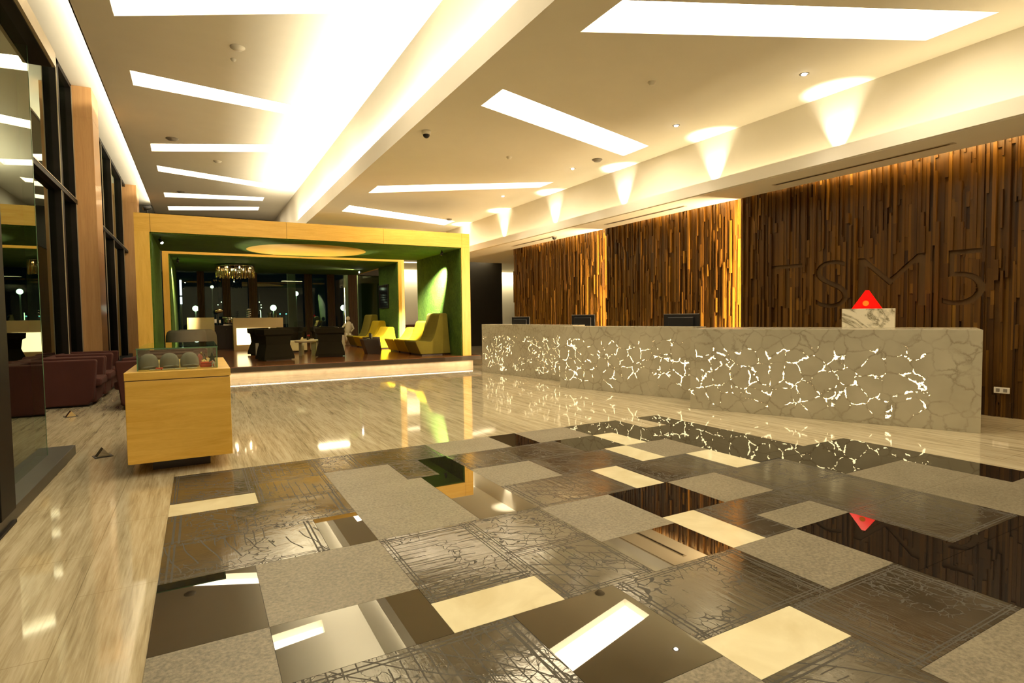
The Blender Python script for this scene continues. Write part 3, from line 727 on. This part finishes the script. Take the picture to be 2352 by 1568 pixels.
MB().lathe([(.02, 0), (.028, .02), (.012, .05), (.03, .08), (.006, .12)], 0, 0, 14).build('body', plain('pink_enamel', (.5, .12, .10), .3), t)
MB().ball((.012, 0, .125), .014).build('finial', M['bronze'], t)
t = thing('glass_trophy', 'clear glass block at the right end inside the glass case', 'ornament', (.115, 6.45, .957))
MB().prism([(-.022, 0), (.022, 0), (.012, .11), (-.016, .09)], -.012, .012, 'y', .002).build('block', M['chrome'], t)

# ------------------------------------------------------------------ pavilion
P1 = 14.78
t = thing('lounge_platform', 'raised dark wood lounge platform with a lit recessed base', 'platform', (2.85, 20.4, 0))
MB().box(-4.3, -5.65, .17, 4.30, 5.7, .285, .004).build('edge_slab', M['deck_edge'], t)
MB().box(-4.28, -5.63, .285, 4.28, 5.68, .30).build('deck', M['deck'], t)
MB().box(-4.15, -5.5, 0, 4.1, 5.6, .17).build('riser', plain('pale_stone_riser', (.70, .58, .42), .4), t)
def portal(loc, x0, x1, xi0, xi1, zi, zo, y0, y1, label, rgreen=None, disc=None, seams=()):
    t = thing('timber_portal', label, 'pavilion', loc)
    X, Y, Z = loc
    MB().box(x0-X, y0-Y, 0, xi0-X, y1-Y, zi-Z).build('leg', M['maple_v'], t)
    MB().box(xi1-X, y0-Y, 0, x1-X, (rgreen or y1)-Y, zi-Z).build('leg', M['maple_v'], t)
    b = MB(); cut = [x0]+list(seams)+[x1]
    dp = .06 if disc else y1-y0
    for a, c in zip(cut[:-1], cut[1:]): b.box(a-X+.003, y0-Y, zi-Z, c-X-.003, y0+dp-Y, zo-Z)
    if disc: b.box(x0-X, y1-.06-Y, zi-Z, x1-X, y1-Y, zo-Z).box(x0-X, y0+.06-Y, zi-Z, x0+.05-X, y1-.06-Y, zo-.03-Z).box(x1-.05-X, y0+.06-Y, zi-Z, x1-X, y1-.06-Y, zo-.03-Z)
    b.build('header', M['maple_h'], t)
    if not disc: MB().box(x0-X, y0+.01-Y, zo-Z, x1-X, y1-Y, zo+.02-Z).build('roof', M['roof'], t)  # unseen sheet added so the maple top bounces no orange light
    if disc: MB().box(x0+.05-X, y0+.06-Y, zo-.05-Z, x1-.05-X, y1-.06-Y, zo-.02-Z).build('roof', M['roof'], t)  # unseen dull sheet added to cut orange bounce from the portal top
    MB().box(xi0-X, y0+.03-Y, 0, xi0+.03-X, y1-Y, zi-Z).build('green_wall', M['green'], t)
    MB().box(xi1-.03-X, y0+.03-Y, 0, xi1-X, (rgreen or y1)-Y, zi-Z).build('green_wall', M['green'], t)
    if not disc: MB().box(xi0-X, y0+.03-Y, zi-.03-Z, xi1-X, y1-Y, zi-Z).build('green_ceiling', M['green'], t)
    else:
        dx_, dy_, dr = disc[0]-X, disc[1]-Y, disc[2]
        circ = [(dx_+dr*math.cos(2*math.pi*i/72), dy_+dr*math.sin(2*math.pi*i/72)) for i in range(72)]
        o = slab_holes('green_ceiling', (xi0-X, y0+.03-Y, xi1-X, y1-Y), zi-.03-Z, [circ], M['green'], .03); o.parent = t
        MB().cyl(dx_, dy_, zi-.024-Z, zi-Z, dr+.01, 72).build('ceiling_disc', M['maple_h'], t)
    return t
portal((2.85, 16.6, .30), -1.16, 6.84, -.88, 6.58, 3.37, 3.77, P1, 18.42, 'large front timber portal lined in moss green with a round maple ceiling disc', None, (2.80, 17.0, 1.60), (-.86, 1.95, 4.35, 6.6))
portal((2.85, 22.3, .30), -.88, 6.52, -.72, 6.30, 3.40, 3.66, 19.7, 26.0, 'second timber portal farther back, lined in moss green, with the chandelier', 22.1)
spot('disc_fill_spot', (2.75, 18.75, .34), (2.8, 17.0, 3.34), 900, 1.0, .2, .05, (1, .86, .55))  # added spot with no fixture, brightens the maple ceiling disc
# spot fixtures
def spotfix(loc, tgt, label, on=True):
    t = thing('spotlight', label, 'spotlight', loc)
    d = (Vector(tgt)-Vector(loc)).normalized()
    b = MB().tube([(0, 0, 0), (0, 0, -.07)], .012)
    b.build('stem', M['black'], t)
    p0 = Vector((0, 0, -.09))-d*.05; p1 = Vector((0, 0, -.09))+d*.06
    MB().tube([p0, p1], [.03, .042], 14).build('housing', M['black'], t)
    MB().ball(p1-d*.012, .034, n=8).build('lens', M['lens'] if on else M['chrome'], t)
    return Vector(loc)+p1+d*.03
q = spotfix((6.22, 15.35, 3.34), (6.56, 17.2, 1.6), 'black spotlight at the right corner of the front portal', False)
spot('spot_right_wall', q, (6.56, 17.2, 1.6), 11000, .85, 1.0, .02, (1, .93, .74))
q = spotfix((-.70, 15.35, 3.34), (.6, 14.2, 1.0), 'black spotlight at the left corner of the front portal')
q = spotfix((-.50, 20.5, 3.37), (-.64, 22.0, 1.6), 'black spotlight blazing at the left wall of the second portal')
spot('spot_left_wall', q, (-.80, 21.9, 2.3), 4200, .75, .7, .02)
q = spotfix((5.85, 23.3, 3.37), (2.5, 21.0, 3.0), 'bright spotlight under the right end of the second portal ceiling')
spot('spot_ceiling', q, (3.2, 22.6, 3.39), 160, 1.1, .7, .02)
# wall screen
t = thing('wall_screen', 'black wall screen on the green right wall of the second portal', 'screen', (6.255, 21.4, 2.22))
MB().box(-.03, -.62, -.45, .012, .62, .45, .01).build('frame', M['black'], t)
MB().box(-.034, -.59, -.42, -.03, .59, .42).build('display', N('screen_glass').set(Base_Color=(.01, .01, .012, 1), Roughness=.05).m, t)
# roof items on pavilion
t = thing('security_camera', 'small black camera on a plate on the pavilion roof, left corner', 'camera', (-.92, 14.95, 3.77))
MB().box(-.22, -.1, 0, .25, .12, .015).tube([(0, 0, .015), (0, 0, .1)], .015).build('bracket', M['black'], t)
MB().tube([(-.07, -.02, .12), (.08, .03, .16)], [.05, .045], 12).build('housing', M['black'], t)

# ------------------------------------------------------------------ loungers
def lounger(H, mat, label, y0, y1):
    t = thing('lounge_chair', label, 'lounge chair', (6.0, (y0+y1)/2, .30), 0, 'angular lounge seats along the green walls')
    w = (y1-y0)/2-.01
    prof = [(-.40, .04), (-.56, .40), (-.54, .43), (-.10, .40)]
    for k in range(7):
        u = k/6; prof.append((-.10+.29*u, .40+(H-.46)*(u**1.8)))
    prof += [(.22, H-.01), (.25, H), (.40, H), (.44, H-.04), (.53, .04)]
    MB().prism(prof, -w, w, 'y', .022, 2).build('body', mat, t)
    MB().box(-.36, -w+.04, 0, .48, w-.04, .045).build('base', M['ebony'], t)
    return t
lounger(1.23, M['olive'], 'tall olive lounge seat nearest the front of the pavilion, right side', 15.55, 16.62)
lounger(.99, M['mustard'], 'mustard lounge seat between the tall olive and the low yellow one, front row', 16.64, 17.66)
lounger(.78, M['yellow'], 'low bright yellow lounge seat at the inner end of the front row', 17.68, 18.70)
lounger(.78, M['yellow'], 'low bright yellow lounge seat in the rear row, behind the dark table', 19.85, 20.90).location.x = 5.72
lounger(1.0, M['mustard'], 'mustard lounge seat in the middle of the rear row', 20.92, 21.95).location.x = 5.72
lounger(1.24, M['olive'], 'tall olive lounge seat at the far end of the rear row, beside the statue', 21.97, 23.05).location.x = 5.72
# dark slanted side tables
def slant(x, y, label, s=1, mirror=1):
    t = thing('side_table', label, 'side table', (x, y, .30), 0, 'dark slanted cube tables')
    b = MB(); sh = -.10*mirror
    b.loft([[(-.2*s-sh, -.2*s, 0), (.2*s-sh, -.2*s, 0), (.2*s-sh, .2*s, 0), (-.2*s-sh, .2*s, 0)], [(-.24*s, -.22*s, .44), (.24*s, -.22*s, .44), (.24*s, .22*s, .44), (-.24*s, .22*s, .44)]])
    b.build('body', M['ebony'], t)
    MB().box(-.245*s, -.225*s, .44, .245*s, .225*s, .455, .002).build('top', M['ebony'], t); return t
slant(4.62, 17.5, 'dark slanted cube table with small menus, left of the yellow seats')
slant(5.15, 19.25, 'second dark slanted cube table tucked between the two yellow rows')
t = thing('menu_holder', 'small black menu holder standing on the dark cube table', 'menu holder', (4.66, 17.5, .755))
MB().box(-.05, -.03, 0, .05, .03, .012).box(-.045, -.01, .012, .03, .01, .19).build('stand', M['black'], t)
MB().box(.032, -.012, .02, .06, .012, .15).build('card', M['paper'], t)
t = thing('ashtray', 'small silver dish beside the menu holder', 'dish', (4.56, 17.40, .755))
MB().lathe([(.02, 0), (.04, .01), (.045, .03), (.04, .03), (.03, .012)], 0, 0, 16).build('dish', M['chrome'], t)

# ------------------------------------------------------------------ brown armchairs
def tubchair():
    t = thing('tub_armchair', 'x', 'armchair', (0, 0, 0), 0, 'dark brown waisted armchairs around the round table')
    U = [(-.38, -.36), (.38, -.36), (.38, .30), (.27, .30), (.27, -.24), (-.27, -.24), (-.27, .30), (-.38, .30)]
    lv = [(0.03, 1.06), (.10, 1.06), (.42, .84), (.66, .90), (.70, 1.04), (.84, 1.06)]
    b = MB(); b.loft([[(p[0]*s, p[1]*s, z) for p in U] for z, s in lv]); b.build('shell', M['brown'], t)
    MB().box(-.26, -.24, .06, .26, .30, .40, .03).build('seat', M['cream_up'], t)
    for sx in (-1, 1): MB().prism([(sx*.275, .27), (sx*.40, .27), (sx*.385, .325), (sx*.285, .325)], .08, .46, 'z').build('arm_facing', M['cream_up'], t)
    MB().box(-.34, -.32, 0, .34, .28, .03).build('foot', M['ebony'], t)
    return t
c0 = tubchair(); c0.location = (1.80, 16.75, .30); c0.rotation_euler = (0, 0, .25)
c0['label'] = 'dark brown armchair nearest the front, left of the round table, seen from behind'
dup(c0, (3.38, 17.15, .30), -.22, 'dark brown armchair right of the round table, seen from behind')
dup(c0, (1.85, 19.3, .30), -1.0, 'dark brown armchair in front of the lit bar, left of the round table')
dup(c0, (2.70, 19.9, .30), math.pi+.1, 'dark brown armchair behind the round table, left one')
dup(c0, (3.70, 19.8, .30), math.pi-.35, 'dark brown armchair behind the round table, right one')
# round table
t = thing('round_table', 'small round cream table between the brown armchairs', 'table', (2.88, 18.05, .30))
MB().lathe([(.005, .40), (.35, .40), (.37, .42), (.37, .455), (.35, .47), (.005, .47)], 0, 0, 32).build('tabletop', M['tabletop'], t)
for k in range(4):
    a = k*math.pi/2+.5
    b = MB(); cx, cy = .24*math.cos(a), .24*math.sin(a); b.prism([(cx-.06*math.sin(a)-.01, cy+.06*math.cos(a)), (cx+.06*math.sin(a), cy-.06*math.cos(a)), (cx+.06*math.sin(a)+.03*math.cos(a), cy-.06*math.cos(a)+.03*math.sin(a)), (cx-.06*math.sin(a)+.03*math.cos(a), cy+.06*math.cos(a)+.03*math.sin(a))], 0, .40, 'z')
    b.build('leg', M['tableleg'], t)
t = thing('flower_vase', 'little vase with crimson flowers on the round table', 'vase', (2.90, 18.1, .77))
MB().lathe([(.03, 0), (.035, .03), (.02, .07), (.025, .09)], 0, 0, 14).build('vase', M['black'], t)
b = MB()
for i in range(9): a = i*2.4; b.ball((.03*math.cos(a)+.02, .03*math.sin(a), .12+.012*(i % 3)), .016, n=5)
b.build('flowers', M['flower'], t)
t = thing('folded_napkin', 'folded cream napkin left of the flower vase', 'napkin', (2.72, 18.0, .77)); MB().prism([(-.05, 0), (.05, 0), (.02, .09), (-.02, .08)], -.03, .03, 'y', .004).build('fold', M['paper'], t)
# grey barrel armchairs
def barrel(loc, rz, label):
    t = thing('barrel_armchair', label, 'armchair', loc, rz, 'grey barrel-back armchairs')
    b = MB(); n = 20; outer = []; 
    for zz, ro, ri in ((.06, .44, .36), (.5, .46, .37), (.80, .45, .38), (.87, .43, .40)):
        outer.append((zz, ro, ri))
    rings = []
    for i in range(n+1):
        a = math.pi*1.12+(-math.pi*.12-math.pi*1.12+2*math.pi+math.pi*.0)*i/n
        a = math.pi*.92+math.pi*1.16*i/n
        lo = 0 if 4 <= i <= 16 else -.10*(1-min(i, n-i)/4)
        rings.append([(r*math.cos(a), r*math.sin(a), z+(lo if z > .6 else 0)) for z, r in [(z, ro) for z, ro, ri in outer]+[(z, ri) for z, ro, ri in outer[::-1]]])
    b.loft(rings, smooth=True); b.build('back', M['greyfab'], t)
    MB().lathe([(.005, .08), (.37, .08), (.37, .38), (.34, .43), (.005, .44)], 0, 0, 24).build('seat', M['greyfab'], t)
    MB().cyl(0, 0, 0, .08, .28, 20).build('foot', M['ebony'], t)
barrel((-.28, 16.6, .30), .15, 'grey barrel-back armchair behind the glass case, nearer one')
barrel((-.02, 17.7, .30), -.35, 'grey barrel-back armchair behind the glass case, farther one')

# ------------------------------------------------------------------ plum armchairs
def plum():
    t = thing('cube_armchair', 'x', 'armchair', (0, 0, 0), 0, 'plum cube armchairs by the windows')
    ap = [(-.56, .03), (.42, .03), (.50, .12), (.56, .74), (.55, .78), (-.58, .78), (-.60, .74)]
    for s in (-1, 1): MB().prism([(-p[0], p[1]) if 0 else p for p in ap], s*.46-(.085), s*.46+(.085), 'y', .03, 3).build('arm', M['purple'], t)
    MB().box(-.56, -.38, .05, -.32, .38, .77, .03, 3).build('backrest', M['purple'], t)
    MB().box(-.33, -.37, .05, .52, .37, .30, .03, 3).build('base', M['purple'], t)
    MB().box(-.31, -.37, .31, .60, .37, .46, .045, 3).build('cushion', M['purple'], t)
    MB().box(-.5, -.42, 0, .4, .42, .03).build('foot', M['ebony'], t)
    return t
p0 = plum(); p0.location = (-2.08, 12.18, 0); p0['label'] = 'plum cube armchair nearest the camera in the window row'
p0.rotation_euler = (0, 0, 0)
dup(p0, (-2.08, 13.3, 0), 0, 'plum cube armchair second in the window row')
dup(p0, (-2.10, 14.42, 0), 0, 'plum cube armchair third in the window row')
dup(p0, (-.62, 11.35, 0), math.pi, 'plum cube armchair directly behind the display cabinet')
dup(p0, (-.52, 12.65, 0), math.pi, 'plum cube armchair behind the one at the display cabinet')
dup(p0, (-.45, 13.95, 0), math.pi, 'plum cube armchair farthest from the camera on the cabinet side')
# floor box flaps
for x, y, lb in ((-1.72, 10.57, 'small metal floor box with raised flap near the plum armchairs'), (-.93, 7.26, 'small metal floor box with raised flap left of the display cabinet')):
    t = thing('floor_box', lb, 'floor box', (x, y, 0), .3, 'metal floor boxes')
    MB().box(-.08, -.08, .0005, .08, .08, .006).build('plate', M['steel'], t)
    MB().prism([(-.06, .006), (.06, .006), (0, .09)], -.05, .05, 'y').build('flap', M['chrome'], t)

t = thing('floor_light', 'small bright round floor light at the right end of the lounge platform', 'floor light', (7.22, 14.75, 0))
MB().lathe([(.075, .0), (.08, .008), (.06, .01)], 0, 0, 20).build('ring', M['chrome'], t)
MB().cyl(0, 0, .004, .009, .058, 20).build('lens', M['bulb'], t)
# ------------------------------------------------------------------ bar
t = thing('bar_counter', 'pale stone bar counter with a glowing lower panel', 'bar counter', (1.9, 22.5, .30))
MB().box(-.82, 0, 0, .85, .5, 1.17, .006).build('body', M['marblebar'], t)
MB().box(-.72, -.012, .2, .40, .0, .80).build('glow_panel', M['barglow'], t)
MB().box(-.55, .5, 0, -.5, .52, 1.1).build('rear_rail', M['ebony'], t)
t = thing('bar_counter', 'plain pale stone bar counter at the left, behind the grey armchairs', 'bar counter', (.05, 23.0, .30))
MB().box(-.36, 0, 0, .45, .5, 1.2, .006).build('body', M['marblebar'], t)
MB().box(-.40, 0, .0, -.365, .4, 1.2).build('lit_edge', M['maple_v'], t)
t = thing('bar_cabinet', 'black cabinet between the two pale bar counters', 'cabinet', (.85, 24.0, .30))
MB().box(-.40, 0, 0, .42, .5, .90, .006).build('body', M['ebony'], t)
MB().box(-.39, -.01, .03, .005, 0, .88).build('door', M['ebony'], t)
d2 = MB().box(.015, -.01, .03, .41, 0, .88).build('door', M['ebony'], t)
MB().ball((.08, -.02, .75), .015, n=6).build('knob', M['chrome'], d2)
t = thing('coffee_urn', 'shiny metal coffee machine on the black bar cabinet', 'coffee machine', (1.02, 24.2, 1.20))
MB().lathe([(.05, 0), (.13, .05), (.17, .14), (.15, .22), (.16, .25)], 0, 0, 20).build('bowl', M['chrome'], t)
MB().tube([(-.22, 0, .30), (.22, 0, .27)], [.05, .045], 14).build('boiler', M['chrome'], t)
MB().box(-.2, -.1, 0, .2, .12, .03).build('base', M['chrome'], t)
t = thing('ornament_stand', 'tall bronze ornament standing at the left end of the black cabinet', 'ornament', (.66, 24.15, 1.20))
MB().cyl(0, 0, 0, .02, .12).tube([(0, 0, .02), (0, 0, .45)], .02).build('stand', M['ebony'], t)
MB().ball((.03, 0, .55), .11, 1.3, .4, .8).build('disc', M['bronze'], t)
MB().box(-.13, -.06, .1, -.06, .02, .24).build('cup', M['chrome'], t); MB().box(.02, -.06, .1, .08, .02, .2).build('cup', M['chrome'], t)
for i, (x, w, lb) in enumerate(((2.32, .16, 'larger glass jar on the lit bar counter'), (2.52, .12, 'smaller glass jar at the right end of the lit bar counter'))):
    t = thing('glass_jar', lb, 'jar', (x, 22.7, 1.472), 0, 'glass jars on the bar')
    MB().lathe([(w/2, 0), (w/2, .17), (w/2-.01, .18), (w/2-.012, .02)], 0, 0, 16).build('jar', M['glassV'], t)
    MB().cyl(0, 0, .01, .12, w/2-.02, 14).build('content', M['cream_up'], t)
t = thing('wine_rack', 'metal bottle rack standing on the lit bar counter', 'rack', (1.62, 22.72, 1.472))
b = MB().tube([(0, 0, 0), (0, 0, .34)], .01)
for k in range(4): b.tube([(-.08, 0, .05+.08*k), (.07, 0, .08+.08*k)], .012)
b.build('rack', M['chrome'], t)
t = thing('white_tube_lamp', 'thin pale upright rod lamp on the lit bar counter', 'lamp', (2.02, 22.75, 1.472))
MB().cyl(0, 0, 0, .01, .04, 14).build('base', M['chrome'], t); MB().cyl(0, 0, .01, .24, .012, 10).build('rod', emit('rod_light', (.6, 1, .55), 2), t)
# chandelier
t = thing('chandelier', 'round amber crystal chandelier under the second portal ceiling', 'chandelier', (1.22, 22.6, 3.37))
MB().cyl(0, 0, -.03, 0, .5, 40).build('canopy', M['chrome'], t)
R_ = .62; b = MB()
b2 = MB()
for ring, n in ((R_, 60), (.50, 36)):
    for i in range(n):
        a = 2*math.pi*i/n; L_ = random.uniform(.33, .42); (b if i % 3 else b2).tube([(ring*math.cos(a), ring*math.sin(a), -.06), (ring*math.cos(a), ring*math.sin(a), -.06-L_)], .019, 5)
b.build('crystal_rods', M['crystal'], t)
tag(b2.build('crystal_rods', M['amber'], t), 'darker amber rods')
MB().lathe([(.60, -.03), (.63, -.03), (.63, -.07), (.60, -.07), (.60, -.03)], 0, 0, 48).build('rim', M['chrome'], t)
for i in range(8):
    a = 2*math.pi*i/8+.2; MB().ball((.54*math.cos(a), .54*math.sin(a), -.12), .028, n=8).build('bulb', M['bulb'], t)
# statue
t = thing('white_statue', 'small white seated figure statue beside the far olive lounge seat', 'statue', (5.35, 23.6, .30))
b = MB()
b.tube([(0, 0, .42), (.02, 0, .62), (.05, 0, .78), (.04, 0, .92), (.02, 0, .98)], [.15, .13, .15, .11, .05], 12).ball((.03, -.01, 1.09), .085, .95, 1, 1.15)
b.tube([(.16, 0, .88), (.24, -.03, .68), (.12, -.1, .55)], [.05, .04, .03], 8).tube([(-.08, 0, .88), (-.2, -.05, .75), (-.16, -.14, .62)], [.05, .04, .03], 8)
b.tube([(.05, 0, .45), (.02, -.26, .45), (.02, -.28, .1)], [.09, .07, .05], 10).tube([(-.06, 0, .45), (-.12, -.24, .47), (-.12, -.26, .1)], [.09, .07, .05], 10)
b.build('figure', M['statue'], t)
MB().box(-.25, -.12, 0, .2, .25, .42, .01).build('pedestal', M['statue'], t)
t = thing('carton', 'pale carton standing left of the white statue', 'box', (4.92, 23.9, .30)); MB().box(-.14, -.12, 0, .13, .12, .74, .008).build('body', plain('carton', (.42, .33, .25), .7), t)

# ------------------------------------------------------------------ glazing behind the pavilion and the night outside
struct(MB().box(-1.2, 26.2, .3, 7.6, 26.215, 3.37).build('window_5', M['glassW']), 'glass wall behind the second portal')
struct(MB().box(-1.2, 26.1, .3, 7.6, 26.3, .34).box(-1.2, 26.1, 3.37, 7.6, 26.3, 3.70).build('trim_7', M['walldark']), 'dark frame above and below the rear glass wall')
DL = ['leftmost', 'second from left', 'third from left', 'fourth from left', 'fifth from left', 'rightmost']
for (a, c), lb in zip(((.0, .25), (.9, 1.19), (1.87, 2.2), (4.08, 4.40), (5.04, 5.36), (5.96, 6.35)), DL):
    b = MB(); n = 10; pts = []
    for i in range(n+1): pts.append((a+(c-a)*i/n, 25.92+(.03 if i % 2 else 0)))
    pts += [(c, 26.0), (a, 26.0)]
    o = b.prism(pts, .30, 3.36, 'z').build('drape', M['drape']); tag(o, 'brown gathered drape at the rear glass wall, %s of six' % lb, 'curtain', 'brown drapes at the rear glass wall')
o = MB().box(6.66, 26.4, 0, 7.5, 27.0, 5).build('round_column', M['columngrey']); o.name = 'painted_column'; tag(o, 'grey-green column seen at the right end of the rear glass wall', 'column')
o = MB().box(3.60, 27.4, 0, 3.93, 27.7, 5).build('painted_column', M['columngrey']); tag(o, 'slim grey-green column seen through the middle of the rear glass', 'column')
struct(MB().box(-30, 34, -.2, 50, 80, 0).box(-30, -4, -.2, -6, 34, 0).build('floor', M['ground']), 'dark terrace ground outside')
def streetlamp(x, y, z, r, mat, label):
    t = thing('street_lamp', label, 'street lamp', (x, y, 0), 0, 'street lamps outside')
    MB().cyl(0, 0, 0, z-r*.8, .04, 8).build('pole', M['grey'], t); MB().ball((0, 0, z), r, n=10).build('globe', mat, t)
streetlamp(-.13, 40, 2.12, .17, M['night'], 'glowing street lamp outside, left of the bar')
streetlamp(4.32, 40, 2.14, .19, M['night'], 'glowing street lamp outside, above the lit bar counter')
streetlamp(8.83, 40, 2.12, .20, M['night'], 'glowing street lamp outside, right of the middle drapes')
streetlamp(5.75, 40, 3.08, .15, M['night'], 'higher glowing street lamp outside, near the slim grey column')
streetlamp(.81, 40, 3.46, .10, M['string'], 'small high lamp outside, under the chandelier')
for i, (x, lb) in enumerate(((4.95, 'leftmost'), (5.35, 'second'), (5.95, 'third'), (6.7, 'rightmost'))):
    streetlamp(x, 42, 1.75, .05, M['nightb'], 'tiny blue light far outside, %s of the four low ones' % lb)
for (X0, Z0, n, dx, dz, lb) in ((1.05, 2.3, 5, .09, .16, 'left'), (3.35, 1.95, 6, -.03, .17, 'right')):
    t = thing('string_lights', 'string of small white bulbs outside, the %s one' % lb, 'string lights', (X0, 38, Z0), 0)
    MB().tube([(0, 0, -Z0), (0, 0, dz*n)], .01, 5).build('pole', M['grey'], t)
    for k in range(n): MB().ball((dx*k+.12*math.sin(k*.9), 0, dz*k), .035, n=5).build('bulb', M['string'], t)
t = thing('neon_sign', 'vertical violet-white neon tube outside at the left of the rear glass', 'neon light', (-.66, 30, 0))
MB().cyl(0, 0, 2.55, 3.25, .045, 10).cyl(0, 0, 2.15, 2.48, .045, 10).build('tube', M['tube'], t); MB().cyl(0, .08, 0, 3.3, .03, 8).build('pole', M['grey'], t)

# ------------------------------------------------------------------ ceiling fittings
def downlight(x, y, z, label):
    t = thing('downlight', label, 'downlight', (x, y, z), 0, 'round ceiling downlights')
    MB().lathe([(.035, -.001), (.06, -.006), (.065, 0)], 0, 0, 20).build('bezel', M['grey'], t)
    MB().ball((0, 0, -.004), .036, 1, 1, .5, n=8).build('lamp', M['lens'], t)
DLB = ['small bright downlight in the low ceiling, nearest and largest, below the very wide slot light', 'small bright downlight in the low ceiling, second nearest', 'small bright downlight in the low ceiling beside the dark round detector', 'small bright downlight in the low ceiling, farthest, near the long thin slot light']
for (x, y), lb in zip(((7.48, 5.02), (7.46, 7.41), (7.51, 10.63), (7.47, 13.89)), DLB):
    downlight(x, y, ZR, lb); spot('downlight_beam', (x, y, ZR-.04), (x, y, 0), 45, 1.3, .6, .03, (1, .88, .7))
def detector(x, y, z, r, mat, label):
    t = thing('ceiling_detector', label, 'detector', (x, y, z), 0, 'round ceiling detectors')
    MB().lathe([(r, 0), (r, -.012), (r*.7, -.03), (r*.65, -.045), (.004, -.05)], 0, 0, 20).build('body', mat, t)
detector(7.55, 9.78, ZR, .11, M['grey'], 'dark grey round detector in the low ceiling near the end of the wide tapering slot')
detector(5.77, 10.44, ZR, .06, PAINT, 'small cream detector in the middle of the low ceiling')
detector(5.77, 6.20, ZR, .06, PAINT, 'faint flat cream detector in the low ceiling below the widest slot light')
detector(7.56, 17.94, ZR, .10, M['grey'], 'grey detector at the far end of the low ceiling')
detector(.80, 11.78, ZL, .13, M['white'], 'white sprinkler detector in the high ceiling between the two nearest slots')
detector(.76, 12.35, ZL, .05, M['white'], 'tiny white sprinkler disc in the high ceiling beside the larger detector')
detector(-.47, 18.45, ZL, .16, M['grey'], 'grey round detector in the high ceiling above the left end of the level slot')
detector(.70, 20.42, ZL, .12, M['white'], 'white sprinkler detector in the high ceiling between the third and fourth slots')
detector(-.44, 25.86, ZL, .14, M['grey'], 'far grey detector in the high ceiling beside the second farthest slot')
t = thing('dome_camera', 'white dome camera with a dark lens under the low ceiling beside the dividing beam', 'camera', (3.66, 9.66, ZR+.004))
MB().lathe([(.085, 0), (.08, -.06), (.065, -.07)], 0, 0, 24).build('housing', M['white'], t); MB().ball((0, 0, -.07), .062, n=10).build('dome', M['black'], t)
t = thing('dome_camera', 'dark dome camera under the soffit above the farthest timber panel', 'camera', (8.60, 13.06, 3.588))
MB().lathe([(.07, 0), (.07, -.04)], 0, 0, 20).build('housing', M['grey'], t); MB().ball((0, 0, -.045), .058, n=10).build('dome', M['black'], t)
for y0, y1, lb in ((3.69, 6.33, 'nearest'), (8.3, 10.86, 'middle'), (13.18, 15.47, 'farthest')):
    t = thing('linear_air_vent', 'long thin air slot in the soffit above the desks, %s of three' % lb, 'air vent', (8.62, (y0+y1)/2, 3.585), 0, 'linear air slots in the soffit')
    h = (y1-y0)/2
    MB().box(-.045, -h, -.006, .045, h, 0).build('frame', plain('vent_frame', (.5, .45, .36), .5), t); MB().box(-.022, -h+.06, -.008, .022, h-.06, -.006).build('slot', M['ebony'], t)

# ------------------------------------------------------------------ real lamps
# cove light in the trough of the dividing beam
for y0, y1, p in ((0, 8, 1.0), (8, 16, 1.15), (16, 23.5, 1.15)):
    area_m('cove_middle', (3.485, (y0+y1)/2, 5.03), (0, 1, 0), (-.55, 0, 1), y1-y0, .07, 410*p*(y1-y0)/8, (1, .87, .62))
area_m('cove_window', (-1.50, 14, 6.54), (0, 1, 0), (-1, 0, .8), 33, .06, 330, (1, .87, .62))
# uplights on the ledge
for y in (5.16, 7.49, 10.08, 12.91, 15.83, 18.73):
    spot('ledge_uplight', (8.42, y, 3.68), (8.49, y, 4.73), 230, 1.0, .8, .02, (1, .86, .62))
area_m('ledge_glow', (8.36, 8, 3.66), (0, 1, 0), (.1, 0, 1), 23, .05, 75)
# timber panel grazers
for y0, y1 in ((-2, 7.3), (7.4, 11.4), (11.5, 16.2)):
    area_m('panel_top_strip', (9.105, (y0+y1)/2, 3.70), (0, 1, 0), (.12, 0, -1), y1-y0, .03, 9*(y1-y0), (1, .66, .25))
for x, y in ((9.135, 7.352), (9.145, 11.445)):
    area_m('panel_edge_strip', (x, y, 1.8), (0, 0, 1), (.10, 1, 0), 3.5, .03, 270, (1, .70, .36))
# platform base strip
area_m('platform_strip', (2.8, 14.83, .155), (1, 0, 0), (0, -.15, -1), 8.2, .02, 13, (1, .80, .55))
# bar, chandelier and lounge
for a_ in (0, 2.1, 4.2): point('chandelier_light', (1.22+.3*math.cos(a_), 22.6+.3*math.sin(a_), 3.2), 14, .025)
area('lounge_light', (4.3, 21.6, 3.33), (0, 0, -1), 1.1, .5, 48)
area_m('corridor_cove', (10.5, 30.6, 3.9), (1, 0, 0), (0, 1, -.6), 6, .1, 95, (1, .84, .5))
area_m('corridor_cove', (16.0, 30.6, 3.9), (1, 0, 0), (0, 1, -.6), 4, .1, 95, (1, .84, .5))

# ------------------------------------------------------------------ world and render look
w = D.worlds.new('night_sky'); SC.world = w; w.use_nodes = True
w.node_tree.nodes['Background'].inputs[0].default_value = (.003, .006, .012, 1); w.node_tree.nodes['Background'].inputs[1].default_value = 1
SC.view_settings.view_transform = 'Standard'; SC.view_settings.look = 'None'; SC.view_settings.gamma = 1; SC.view_settings.exposure = 0; SC.view_settings.use_curve_mapping = False
try:
    c = SC.cycles; c.use_denoising = True; c.max_bounces = 10; c.diffuse_bounces = 6; c.glossy_bounces = 5; c.transparent_max_bounces = 16; c.sample_clamp_indirect = 6; c.caustics_reflective = False; c.caustics_refractive = False; c.use_light_tree = True
except Exception: pass
